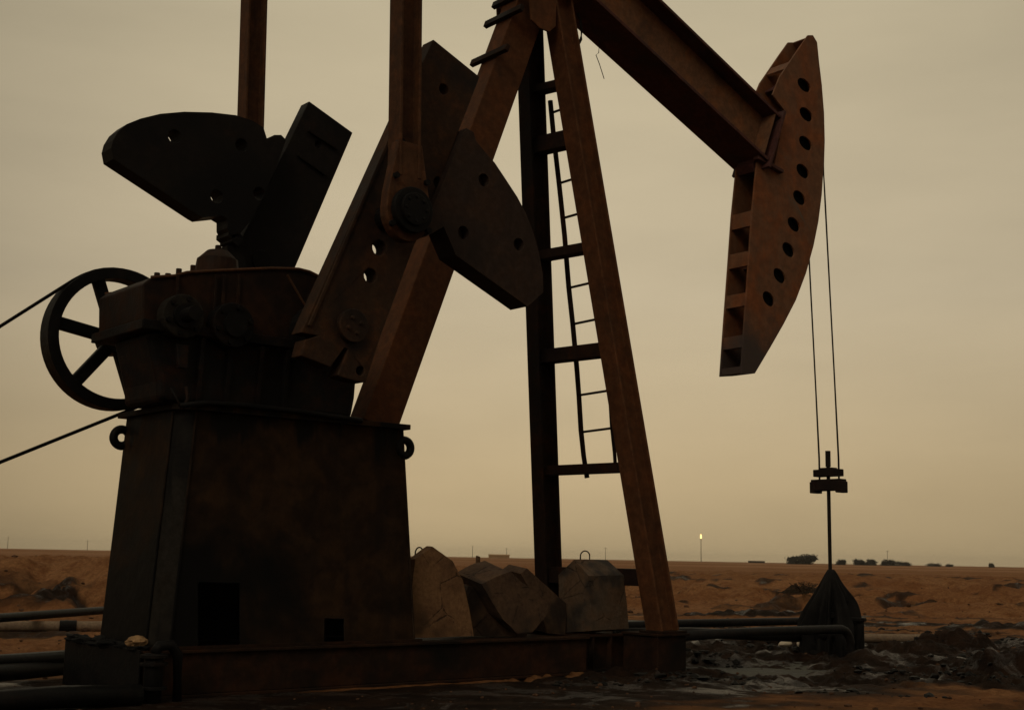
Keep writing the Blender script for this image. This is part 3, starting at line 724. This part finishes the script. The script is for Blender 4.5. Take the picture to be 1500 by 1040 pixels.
# ------------------------------------------------------------------ bridle, carrier bar and polished rod
RX = 16.39
BR = empty('rod_hanger', (RX, YC, 2.6), 'wire rope bridle with carrier bar and polished rod hanging from the horse head', 'rod hanger')
ztan = XZ(1207, 240, HN)[1]
fx = max(p[0] for p in arc_)+.015
for y in (YC-.18, YC+.18):
    pts = []
    for (x, z) in arc_[2:8]: pts.append((x+.02, y, z))
    pts += [(fx+.005, y, ztan-.6), (RX+.02, y, 2.95), (RX+.02, y, 2.62)]
    MB().tube(pts, .0145, 6).build('wire_rope', M['wire'], BR, 0, True)
zc0 = Q(1212, 710, YC).z; zc1 = Q(1211, 693, YC).z
MB().box2((RX-.09, YC-.27, zc0-.09), (RX+.09, YC+.27, zc0+.085)).box2((RX-.10, YC-.285, zc0-.125), (RX+.10, YC-.19, zc0+.05)).box2((RX-.10, YC+.19, zc0-.125), (RX+.10, YC+.285, zc0+.05)).build('carrier_bar', M['bridle'], BR, .012)
MB().box2((RX-.08, YC-.23, zc1-.05), (RX+.08, YC+.23, zc1+.06)).box2((RX-.07, YC-.12, zc1+.06), (RX+.07, YC+.12, zc1+.085)).build('rod_clamp', M['bridle'], BR, .01)
MB().cyl((RX, YC, 1.12), (RX, YC, zc1+.1), .028, n=10).cyl((RX, YC, zc1+.1), (RX, YC, Q(1209, 660, YC).z), .04, n=10).build('polished_rod', M['wire'], BR)

# loose wires hanging from the beam
p0 = Q(868, 50, YC+.3)
o = MB().tube([Q(872, 48, YC+.2), Q(878, 62, YC+.2), Q(877, 78, YC+.2), Q(873, 81, YC+.2), Q(878, 94, YC+.2), Q(885, 116, YC+.2)], .006, 5).build('loose_wire', M['wire'])
tag(o, 'thin kinked wire dangling free below the walking beam', 'wire')
o = MB().tube([Q(846, 20, YC-.1), Q(850, 30, YC-.1), Q(852, 45, YC-.1), Q(851, 58, YC-.1), Q(848, 64, YC-.1)], .02, 6).build('rope_end', M['wire'])
tag(o, 'short dark rope end hanging beside the top of the near ladder leg', 'rope')

# ------------------------------------------------------------------ wellhead under its oily cover
WH = empty('wellhead', (16.4, YC, 0), 'wellhead draped in a pointed oil soaked dark tarpaulin around the polished rod', 'wellhead')
mb = MB(); N_ = 120; K_ = 30; rings = []
for i in range(K_):
    f_ = i/(K_-1); z = 1.26-1.33*f_
    ring = []
    for k in range(N_):
        t = 2*PI*k/N_
        base = .045+.37*min(1, max(0, f_)/.62)**.82
        fold = (.5*math.sin(4*t+1.2+.6*math.sin(2*t)+1.4*f_)+.40*math.sin(9*t+2*f_)+.36*math.sin(19*t+1.5*f_))*sstep(.02, .5, f_)
        cleft = math.exp(-((t-4.72)/.26)**2)*sstep(.28, .5, f_)
        rr = base*(1+.56*fold-.72*cleft)+.02*noise.noise(Vector((math.cos(t)*2, math.sin(t)*2, z*3)))
        ring.append(mb.bm.verts.new((16.4+rr*math.cos(t), YC+rr*math.sin(t), z)))
    rings.append(ring)
for i in range(K_-1):
    for k in range(N_): mb.bm.faces.new((rings[i][k], rings[i][(k+1) % N_], rings[i+1][(k+1) % N_], rings[i+1][k]))
mb.bm.faces.new(rings[0])
mb.build('tarpaulin', M['tarp'], WH, 0, True)
MB().cyl((16.4, YC, -.1), (16.4, YC, .9), .16, n=18).cyl((16.4, YC, .25), (16.4, YC, .33), .28, n=20).cyl((16.4, YC, .55), (16.4, YC, .63), .26, n=20).build('casing', M['black'], WH)
bx = Q(1256, 945, 11.75)
MB().box2((bx.x-.1, 11.7, -.1), (bx.x+.12, 11.95, .50)).cyl((bx.x, 11.82, .50), (bx.x, 11.82, .56), .2, n=14).cyl((bx.x, 11.82, .30), (bx.x-.6, 12.05, .30), .07, n=12).build('valve_block', M['black'], WH, .015)

# ------------------------------------------------------------------ flow pipes
def pipe(name, pts, r, mat, label, flanges=()):
    root = MB().tube(pts, r, 12).build(name, mat, None, 0, True); tag(root, label, 'pipe')
    for (f0, f1, rr) in flanges: MB().cyl(f0, f1, rr, n=16).build('coupling', M['black'], root)
    return root
e = G(1250, 966, 0)
y2 = e.y
zz = Q(1230, 921, y2).z
def bend(a, c, b, n=6):
    a, b, c = Vector(a), Vector(b), Vector(c)
    return [a*(1-t)**2+c*2*t*(1-t)+b*t*t for t in [i/n for i in range(n+1)]]
xs = Q(1246, 921, y2).x
pts = [Vector((12.05, y2, zz-.02)), Vector((13.5, y2+.0, zz)), Vector((15.0, y2, zz))]+bend((xs-.28, y2, zz), (xs, y2, zz), (xs, y2, zz-.28))+[Vector((xs, y2, -.1))]
pipe('flow_pipe', pts, .062, M['pipe'], 'dark elbowed flow pipe running from the post foot and turning down beside the tarpaulin')
yb = 13.0
a, e_ = Q(995, 913, yb), Q(1190, 909, yb)
pipe('flow_pipe', [Vector((12.3, yb, a.z-.02)), a, e_, e_+Vector((.35, -.4, -.02))], .06, M['pipe'], 'straight dark pipe ending at the back of the tarpaulin, upper and farthest of three')
a, e_ = Q(1010, 926, 12.35), Q(1190, 934, 12.35)
pipe('flow_pipe', [Vector((12.1, 12.35, a.z+.02)), a, e_], .07, M['pipe'], 'lowest dark pipe sloping slightly down under the elbowed pipe towards the tarpaulin')
a, e_ = G(1262, 934, .09), G(1342, 935, .09)
pipe('surface_pipe', [a-Vector((.5, -.2, 0)), a, e_, e_+(e_-a)*.4], .075, M['palepipe'], 'pale short pipe lying on dark soil to the right of the tarpaulin')
# left of the pedestal
a, e_ = G(-60, 909, .28), G(160, 893, .28)
pipe('surface_pipe', [a-(e_-a), a, e_, e_+(e_-a)*.5], .07, M['pipe'], 'long thin dark pipe raised above the sand, farther one left of the pedestal')
a, e_ = G(-60, 917, .1), G(152, 917, .1)
c0, c1 = G(87, 917, .1), G(112, 917, .1)
pipe('surface_pipe', [a-(e_-a), a, e_, e_+(e_-a)*.5], .085, M['palepipe'], 'pale sandy pipe with a dark coupling lying on the ground left of the pedestal', [(c0, c1, .10)])
for i, (ya, yb_, z, lab, rr) in enumerate(((969, 960, .22, 'upper of two thick black pipes running to the left skid end', .075), (986, 973, .12, 'lower of two thick black pipes running to the left skid end, with wet sheen', .09))):
    a, e_ = G(-40, ya+3, z), G(125, yb_, z)
    pipe('surface_pipe', [a-(e_-a), a, e_], rr, M['pipe'], lab)
a, e_ = G(-40, 1030, .09), G(205, 1018, .09)
pipe('surface_pipe', [a-(e_-a), a, a.lerp(e_, .5)+Vector((0, 0, .02)), e_], .095, M['black'], 'fat black hose lying along the bottom left foreground up to the valve')

# ------------------------------------------------------------------ skid end, valve and rags
MB().box2((5.085, 11.39, -.02), (5.105, 13.2, .455)).build('end_plate', M['black'], PJ, .006)
mb = MB()
for k, (px, py, r_) in enumerate(((112, 950, .13), (128, 957, .15), (146, 955, .17), (166, 958, .15), (184, 956, .14), (199, 953, .12))):
    c = Q(px, py, 13.1-.3*k); mb.blob((5.16+random.uniform(-.05, .05), c.y, .46), (r_*.6, r_*1.3, r_*.26), 3, .7, 1.6, px*.13)
o = mb.build('oily_rags', M['rag'], None, 0, True); tag(o, 'crumpled heap of oil blackened rags along the left end of the skid', 'rags')
mb = MB(); c = Q(200, 939, 11.62); mb.blob(c, (.10, .09, .052), 3, .35, 1.4, 2.0)
o = mb.build('rock', M['rock'], None); tag(o, 'small tan rock lying by the dark pedestal foot above the oily rags', 'rock')
v0 = G(222, 1030, 0)
VR = empty('valve_riser', v0, 'greasy black valve riser with bolted flanges at the left front corner of the skid', 'valve')
mb = MB().tube([v0+Vector((0, 0, -.1)), v0+Vector((0, 0, .30)), v0+Vector((0, 0, .44))], .085, 14); mb.build('riser_pipe', M['black'], VR, 0, True)
for z in (.33, .40, .12):
    MB().cyl(v0+Vector((0, 0, z)), v0+Vector((0, 0, z+.03)), .125, n=18).build('flange', M['black'], VR, .004)
MB().tube([v0+Vector((0, 0, .44)), v0+Vector((.04, 0, .50)), v0+Vector((.16, .02, .51)), v0+Vector((.24, .03, .42)), v0+Vector((.26, .03, -.05))], .05, 10).build('bypass_elbow', M['black'], VR, 0, True)

# ------------------------------------------------------------------ concrete ballast on the skid
def rough(mb, amp=.02, cuts=5, seed=0):
    bmesh.ops.subdivide_edges(mb.bm, edges=mb.bm.edges[:], cuts=cuts, use_grid_fill=True)
    bmesh.ops.triangulate(mb.bm, faces=[f for f in mb.bm.faces if len(f.verts) > 4])
    mb.bm.normal_update()
    for v in mb.bm.verts:
        k = noise.fractal(v.co*2.2+Vector((seed, 0, 0)), 1, 2, 4)*amp + (abs(noise.noise(v.co*7+Vector((seed, 1, 0))))**2)*-amp
        e_ = max((e.calc_face_angle(0) for e in v.link_edges), default=0)
        if e_ > .5: k -= amp*.5+abs(noise.noise(v.co*4.3+Vector((0, seed, 0))))*amp*1.6
        v.co += v.normal*k
def house(base_c, w, hw, hr, length, yaw, tilt=0, taper=.06):
    """pentagon-ended block; w wide, walls hw high, ridge hr high, length along its own y"""
    ring = []
    for s_ in (0, 1):
        ring.append([Vector((-w/2, s_*length, 0)), Vector((w/2, s_*length, 0)), Vector((w/2-taper, s_*length, hw)), Vector((0.0, s_*length, hr)), Vector((-w/2+taper, s_*length, hw))])
    R = Matrix.Rotation(yaw, 3, 'Z') @ Matrix.Rotation(tilt, 3, 'Y')
    tr = [[Vector(base_c)+R @ p for p in rg] for rg in ring]
    mn = min(p.z for rg in tr for p in rg); dz = base_c[2]-mn
    tr = [[p+Vector((0, 0, dz)) for p in rg] for rg in tr]
    return tr, R, Vector((0, 0, dz))
ZD = .418
def loop(at, h, w, root, lean=.0):
    mb = MB(); pts = []
    for k in range(11):
        t = PI*k/10; pts.append(at+RGT*(-math.cos(t)*w)+Vector((0, 0, -.03+h*(.35+.65*math.sin(t)) if 0 < k < 10 else -.05)))
    mb.tube(pts, .009, 6).build('lifting_loop', M['wire'], root, 0, True)
# block 1: upright slab, traced gable facing the camera
Y1 = 11.66
o1 = OUT([(608, 933), (694, 931), (687, 890), (678, 850), (663, 822), (634, 801), (609, 819), (604, 860)], Y1)
o1 = [(x, max(z, ZD)) for x, z in o1]
mb = MB().plate(o1, Y1, Y1+.13); rough(mb, .008, 3, 1.5)
b1 = mb.build('concrete_block', M['conc1']); tag(b1, 'tall upright tan concrete block with pointed top, next to the pedestal', 'concrete block', 'concrete ballast blocks on the skid')
loop(Q(614, 812, Y1+.16), .11, .045, b1)
# block 2: tipped block, end face turned to the camera
def solid(px_front, Y0, back, name, mat, label, seed, amp=.009):
    f_ = OUT(px_front, Y0); mb = MB()
    lo_2 = [Vector((x, Y0, z)) for x, z in f_]; hi_2 = [p+Vector(back) for p in lo_2]
    mb.hull8(lo_2, hi_2); rough(mb, amp, 3, seed)
    o = mb.build(name, mat); tag(o, label, 'concrete block', 'concrete ballast blocks on the skid'); return o
b2 = solid([(704, 855), (732, 840), (748, 836), (764, 852), (785, 866), (803, 886), (800, 902), (780, 926), (757, 928), (736, 908)], 11.75, (-.04, .44, .12), 'concrete_block', M['conc2'], 'brown concrete block tipped over on its edge, middle of the ballast row', 3.3)
b3 = solid([(772, 932), (676, 932), (679, 880), (684, 858), (705, 855), (742, 880), (772, 905)], 11.98, (.02, .34, .03), 'concrete_block', M['conc2'], 'dark broken concrete lump wedged low behind the tipped block, next to the tan one', 5.3)
b4 = solid([(762, 840), (772, 832), (830, 884), (828, 930), (800, 928), (790, 890)], 12.1, (.0, .35, .05), 'concrete_block', M['conc2'], 'slanting concrete slab half hidden between the tipped block and the gabled block', 6.1)
# block 4: gabled block with ridge running towards the left back
c4 = G(884, 923, ZD)
Y4 = 11.66
f4 = [Q(*p, Y4) for p in ((867, 924), (922, 921), (915, 842), (862, 843))]
bk = Vector((-.03, .62, 0))
r0 = Q(893, 818, Y4+.30); r1 = Q(836, 816, Y4+.62)
mb = MB(); V = mb.bm.verts.new
fl_, fr_, frt, flt = [V((p.x, p.y, max(p.z, ZD))) for p in f4]
w4 = Vector((-.0, .68, 0))
# gable end faces the pedestal side (-X); ridge runs along X
zr = max(f4[2].z, f4[3].z)+.19
gl, gr = V((f4[0].x-.0, Y4+.60, ZD)), V((f4[1].x, Y4+.60, ZD))
glt, grt = V((f4[3].x, Y4+.56, f4[3].z)), V((f4[2].x, Y4+.56, f4[2].z))
rl_, rr2 = V((f4[3].x+.02, Y4+.29, zr)), V((f4[2].x-.02, Y4+.29, zr))
for fs in ((fl_, fr_, frt, flt), (flt, frt, rr2, rl_), (glt, grt, rr2, rl_), (gl, gr, grt, glt), (fl_, flt, rl_, glt, gl), (fr_, frt, rr2, grt, gr), (fl_, fr_, gr, gl)): mb.bm.faces.new(fs)
bmesh.ops.recalc_face_normals(mb.bm, faces=mb.bm.faces)
rough(mb, .008, 3, 9.5)
b5 = mb.build('concrete_block', M['conc3']); tag(b5, 'grey concrete block with a gabled roof shape and wire loop, beside the near post leg', 'concrete block', 'concrete ballast blocks on the skid')
loop(Q(857, 816, Y4+.33), .11, .06, b5)

# ------------------------------------------------------------------ loose stones and litter
mb = MB()
for i in range(1500):
    a = math.radians(random.uniform(-23, 23)); rr = 10.5*math.exp(random.random()**1.0*1.5)
    t = view_az-a; x, y = rr*math.cos(t), rr*math.sin(t)
    if 4.8 < x < 12.4 and 10.9 < y < 13.4: continue
    s_ = random.choice((.007, .009, .012, .016, .024))*(.6+.8*random.random())*(1 if rr < 22 else 2.5)
    h, _s = height(x, y)
    r_ = bmesh.ops.create_icosphere(mb.bm, subdivisions=1, radius=1)
    for v in r_['verts']:
        k = 1+.5*noise.noise(v.co*1.9+Vector((i, 0, 0)))
        v.co = Vector((x+v.co.x*s_*1.3*k, y+v.co.y*s_*k, h+v.co.z*s_*.7*k+s_*.2))
o = mb.build('loose_stones', M['rubble']); tag(o, 'small loose stones scattered over the soil', kind='stuff')
for i, (px, py, w_) in enumerate(((1150, 943, .16), (1173, 944, .07))):
    p = G(px, py, .12); mb = MB().blob(p, (w_, .06, .05), 2, .3, 2, i)
    o = mb.build('litter', M['litter']); tag(o, ('wider scrap of white litter on the soil below the pipes', 'smaller scrap of white litter nearest the tarpaulin')[i], 'litter', 'white litter scraps')

mb = MB()
for i in range(4200):
    a = math.radians(random.uniform(2, 23)); rr = random.uniform(14.2, 28); t = view_az-a; x, y = rr*math.cos(t), rr*math.sin(t)
    if 10.9 < y < 13.5 and x < 12.4: continue
    if noise.noise(Vector((x*.5, y*.5, 3))) < -.05: continue
    s_ = random.choice((.012, .015, .02, .02, .03, .045))*(.6+.8*random.random()); h, _s = height(x, y)
    r_ = bmesh.ops.create_icosphere(mb.bm, subdivisions=1, radius=1)
    for v in r_['verts']:
        k = 1+.9*noise.noise(v.co*1.7+Vector((i*.7, 0, 0)))
        v.co = Vector((x+v.co.x*s_*1.5*k, y+v.co.y*s_*1.1*k, h+v.co.z*s_*.75*k+s_*.1))
o = mb.build('mud_clods', M['mud']); tag(o, 'black broken oily mud clods on the soil around the wellhead', kind='stuff')

# ------------------------------------------------------------------ shrub on the mound behind the well
p = G(1178, 893, 0)
SHR = empty('dry_shrub', (p.x, p.y, gz(p.x, p.y)), 'dark low shrub on the mound just behind the wellhead', 'shrub')
mb = MB()
for i in range(900):
    a = random.uniform(0, 2*PI); q = random.random()**.5
    c = Vector((p.x, p.y, gz(p.x, p.y)))+Vector((pr_r.x, pr_r.y, 0))*math.cos(a)*q*.62+Vector((pr_dir.x, pr_dir.y, 0))*math.sin(a)*q*.4+Vector((0, 0, .03+.34*(1-q*q)*random.random()**.6))
    s_ = random.uniform(.015, .045); d_ = Vector((random.gauss(0, 1), random.gauss(0, 1), random.gauss(0, 1))).normalized(); e_ = d_.orthogonal().normalized()*s_*.5
    mb.bm.faces.new([mb.bm.verts.new(c+d_*s_), mb.bm.verts.new(c+e_), mb.bm.verts.new(c-d_*s_), mb.bm.verts.new(c-e_)])
mb.build('foliage', M['shrub'], SHR)
mb = MB()
for i in range(14):
    a = random.uniform(0, 2*PI); b0 = Vector((p.x, p.y, gz(p.x, p.y)-.05)); mb.tube([b0, b0+Vector((math.cos(a)*.2, math.sin(a)*.2, .2)), b0+Vector((math.cos(a)*.42, math.sin(a)*.42, .36))], .008, 4)
mb.build('stem', M['bark'], SHR)

# ------------------------------------------------------------------ the horizon
def on_plain(px, row, dist): p = D(px, row, dist); return Vector((p.x, p.y, gz(p.x, p.y)))
def mpp(dist): return dist/1880.0
def tree(px, wpx, hpx, dist, label, flat=.5, row=820):
    b0 = on_plain(px, row, dist); k = mpp(dist); W, H = wpx*k, hpx*k
    root = empty('tree', b0, label, 'tree', 'dark trees along the horizon')
    MB().tube([b0+Vector((0, 0, -.3)), b0+Vector((.1, 0, H*.3)), b0+Vector((0, .1, H*.6))], [H*.05, H*.04, H*.02], 6).build('trunk', M['bark'], root)
    mb = MB(); rv = Vector((pr_r.x, pr_r.y, 0)); fv = Vector((pr_dir.x, pr_dir.y, 0))
    cl = [(random.uniform(-.40, .40), random.uniform(-.3, .3), random.uniform(.0, .78)) for _ in range(30)]
    for i in range(2200):
        c_ = random.choice(cl); dd = Vector((random.gauss(0, .10), random.gauss(0, .10), random.gauss(0, .13)))
        z_ = max(.02, min(1.0, c_[2]+dd.z-(abs(c_[0])**2)*flat))
        c = b0+rv*(c_[0]+dd.x)*W+fv*(c_[1]+dd.y)*W+Vector((0, 0, z_*H))
        s_ = random.uniform(.06, .13)*H; d_ = Vector((random.gauss(0, 1), random.gauss(0, 1), random.gauss(0, 1))).normalized(); e_ = d_.orthogonal().normalized()*s_*.7
        mb.bm.faces.new([mb.bm.verts.new(c+d_*s_), mb.bm.verts.new(c+e_), mb.bm.verts.new(c-d_*s_), mb.bm.verts.new(c-e_)])
    mb.build('crown', M['foliage'], root); return root
for args in ((1166, 22, 12, 560, 'left bushy half of the largest dark clump left of the polished rod', .8),
             (1182, 26, 14, 570, 'right taller half of the largest dark clump left of the polished rod', .6),
             (1232, 14, 8, 600, 'small lone dark tree just right of the polished rod on the horizon', .8),
             (1260, 17, 9, 640, 'first small tree of the dark row right of the polished rod', .8),
             (1276, 16, 9, 640, 'second small tree of the dark row right of the polished rod', .8),
             (1301, 22, 9, 660, 'bushy tree beside the thin mast right of the polished rod', .8),
             (1322, 22, 7, 680, 'low spreading tree right of the mast, with a gap before the next bush', .8),
             (1368, 20, 5, 700, 'low far bush standing alone well right of the dark tree row', .8),
             (1390, 10, 4, 700, 'tiny far bush next to the low lone bush', .8),
             (1452, 7, 6, 700, 'tiny upright bush nearest the right edge of the horizon', .8)): tree(*args)
# poles: one is built, the rest are copies
def pole(px, H, dist):
    b0 = on_plain(px, 815, dist)
    root = empty('utility_pole', b0, 'x', 'pole', 'thin poles on the horizon')
    MB().cyl(b0+Vector((0, 0, -.5)), b0+Vector((0, 0, H)), .16, .11, 6).build('shaft', M['pole'], root)
    MB().bar(b0+Vector((pr_r.x, pr_r.y, 0))*-.9+Vector((0, 0, H-.5)), b0+Vector((pr_r.x, pr_r.y, 0))*.9+Vector((0, 0, H-.5)), .12, .12).build('crossarm', M['pole'], root)
    return root, b0
proto, pb = pole(10, 7.5, 880)
proto['label'] = 'thin faint pole nearest the left edge of the horizon'
for px, dist, sc, lab in ((127, 900, .85, 'thin faint pole just left of the pedestal on the horizon'),
                          (692, 860, 1.05, 'thin faint pole above the gap between the first two concrete blocks'),
                          (742, 900, .95, 'thin faint pole rising behind the low shed'),
                          (887, 850, 1.1, 'thin faint pole seen between the two front legs'),
                          (1300, 850, 1.25, 'thin mast rising out of the trees right of the polished rod')):
    b0 = on_plain(px, 815, dist)
    c = proto.copy(); COL.objects.link(c); c['label'] = lab; c.location = b0; c.scale = (1, 1, sc)
    for ch in proto.children:
        d_ = ch.copy(); COL.objects.link(d_); d_.parent = c
# flare stack
b0 = on_plain(1027, 822, 760); H = 33*mpp(760)
FS = empty('flare_stack', b0, 'thin gas flare stack with a small bright flame on the horizon', 'flare stack')
MB().cyl(b0+Vector((0, 0, -.5)), b0+Vector((0, 0, H)), .22, .16, 8).cyl(b0+Vector((0, 0, H-.5)), b0+Vector((0, 0, H)), .38, n=8).build('stack_pipe', M['pole'], FS)
mb = MB(); mb.blob(b0+Vector((0, 0, H+1.3)), (.55, .55, 1.3), 2, .35, 1.3, 3); mb.build('flame', M['flame'], FS)
# low buildings on the skyline
def shed(px, wpx, hpx, dist, label, mat):
    b0 = on_plain(px, 815, dist); k = mpp(dist); W, H = wpx*k, hpx*k
    root = empty('shed', b0, label, 'shed'); rot = Matrix((Vector((pr_r.x, pr_r.y, 0)), Vector((pr_dir.x, pr_dir.y, 0)), Vector((0, 0, 1)))).transposed()
    MB().box(b0+Vector((0, 0, H*.35-.2)), (W, W*.4, H*.7+.4), rot).build('wall', mat, root)
    X = Vector((pr_r.x, pr_r.y, 0)); Yv = Vector((pr_dir.x, pr_dir.y, 0)); z0 = H*.702
    rf = [b0+Yv*(-W*.22)+Vector((0, 0, z0)), b0+Yv*(W*.22)+Vector((0, 0, z0)), b0+Vector((0, 0, H))]
    MB().hull8([q-X*W*.52 for q in rf], [q+X*W*.52 for q in rf]).build('roof', mat, root)
    return root
shed(731, 30, 5.5, 800, 'low tan shed roof on the horizon above the tipped concrete block', M['shed'])
shed(1108, 22, 3, 820, 'very low dark hut on the horizon between the flare and the trees', M['bark'])
# fence stub behind the blocks
b0 = on_plain(700, 826, 70)
o = MB().hull8([b0+Vector((-.1, -.1, -.2)), b0+Vector((.1, -.1, -.2)), b0+Vector((.1, .1, -.2)), b0+Vector((-.1, .1, -.2))],
               [b0+Vector((-.07, -.09, .60)), b0+Vector((.09, -.08, .56)), b0+Vector((.08, .09, .58)), b0+Vector((-.08, .08, .62))]).build('fence_post', M['stub'])
tag(o, 'stubby weathered wooden post on the plain behind the first concrete blocks', 'post')

# ------------------------------------------------------------------ dusty air
hz = MB().box2((-2750, -2750, -3), (2750, 2750, 17.5)); m = bpy.data.materials.new('dusty_air'); m.use_nodes = True
m.node_tree.nodes.clear(); o_ = m.node_tree.nodes.new('ShaderNodeOutputMaterial'); v_ = m.node_tree.nodes.new('ShaderNodeVolumePrincipled')
v_.inputs['Color'].default_value = (.99, .92, .78, 1); v_.inputs['Density'].default_value = .00014; m.node_tree.links.new(v_.outputs[0], o_.inputs['Volume'])
hz = hz.build('haze', m); tag(hz, kind='stuff')

# ------------------------------------------------------------------ sky and light
SUN_EL, SUN_AZ = math.radians(34), math.radians(208)     # low, from behind the camera's left shoulder, veiled by dust
w = bpy.data.worlds.new('World'); S.world = w; w.use_nodes = True
nt = w.node_tree; nt.nodes.clear(); t = NT(nt)
out = t.n('OutputWorld'); bg = t.n('Background'); t.l(bg.outputs[0], out.inputs[0])
sky = t.n('TexSky'); sky.sky_type = 'NISHITA'; sky.sun_disc = False; sky.sun_elevation = SUN_EL
sky.sun_rotation = math.radians(90)-SUN_AZ; sky.dust_density = 8; sky.air_density = 1.2; sky.ozone_density = 1
bg.inputs[1].default_value = .1
tc = t.n('TexCoord'); dirv = tc.outputs['Generated']
sep = t.n('SeparateXYZ'); t.l(dirv, sep.inputs[0])
K = 10.0
def cc(*c): return tuple(v*K for v in c)
dust = t.n('ValToRGB'); e = dust.color_ramp.elements
stops = [(.0, (.46, .345, .19)), (.06, (.525, .398, .226)), (.20, (.53, .432, .278)), (.38, (.51, .425, .272)), (.60, (.50, .43, .29)), (1.0, (.50, .44, .32))]
while len(e) < len(stops): e.new(.5)
for i, (p, c) in enumerate(stops): e[i].position = p; e[i].color = (*c, 1)
t.l(sep.outputs[2], dust.inputs[0])
vm = t.n('VectorMath', operation='DOT_PRODUCT'); t.l(dirv, vm.inputs[0])
gd = ray(860, 340).normalized(); vm.inputs[1].default_value = gd
gl = t.step(vm.outputs['Value'], .80, 1.0)
far = t.step(vm.outputs['Value'], -.3, .9)
k1 = t.math('ADD', t.math('MULTIPLY', gl, .58), t.math('ADD', t.math('ADD', t.math('MULTIPLY', far, .24), .245), t.math('MULTIPLY', t.step(sep.outputs[2], .42, .85), .40)))
cl = t.n('TexNoise'); mp = t.n('Mapping'); mp.inputs['Scale'].default_value = (1.3, 1.3, 5); t.l(dirv, mp.inputs[0]); t.l(mp.outputs[0], cl.inputs['Vector'])
cl.inputs['Scale'].default_value = 2.6; cl.inputs['Detail'].default_value = 5
k2 = t.math('ADD', t.math('MULTIPLY', t.math('SUBTRACT', cl.outputs['Fac'], .5), .36), 1.0)
vl = t.n('VectorMath', operation='DOT_PRODUCT'); t.l(dirv, vl.inputs[0]); vl.inputs[1].default_value = (-1, .1, 0)
k1 = t.math('MULTIPLY', k1, t.math('SUBTRACT', 1.0, t.math('MULTIPLY', t.step(vl.outputs['Value'], .1, .9), .30)))
kk = t.math('MULTIPLY', t.math('MULTIPLY', k1, k2), K)
comb = t.n('CombineXYZ')
for i in range(3): t.l(kk, comb.inputs[i])
dcol = t.mix(1.0, dust.outputs[0], comb.outputs[0], 'MULTIPLY')
t.l(t.mix(.93, sky.outputs[0], dcol), bg.inputs[0])
sd = bpy.data.lights.new('sun', 'SUN'); sd.energy = .34; sd.angle = math.radians(20); sd.color = (1, .86, .66)
so = bpy.data.objects.new('sun', sd); COL.objects.link(so)
sv = Vector((math.cos(SUN_EL)*math.cos(SUN_AZ), math.cos(SUN_EL)*math.sin(SUN_AZ), math.sin(SUN_EL)))
so.rotation_euler = sv.to_track_quat('Z', 'Y').to_euler()

vs = S.view_settings; vs.view_transform = 'Standard'; vs.look = 'None'; vs.exposure = 0; vs.gamma = 1; vs.use_curve_mapping = False
S.render.engine = 'CYCLES'; S.cycles.max_bounces = 6
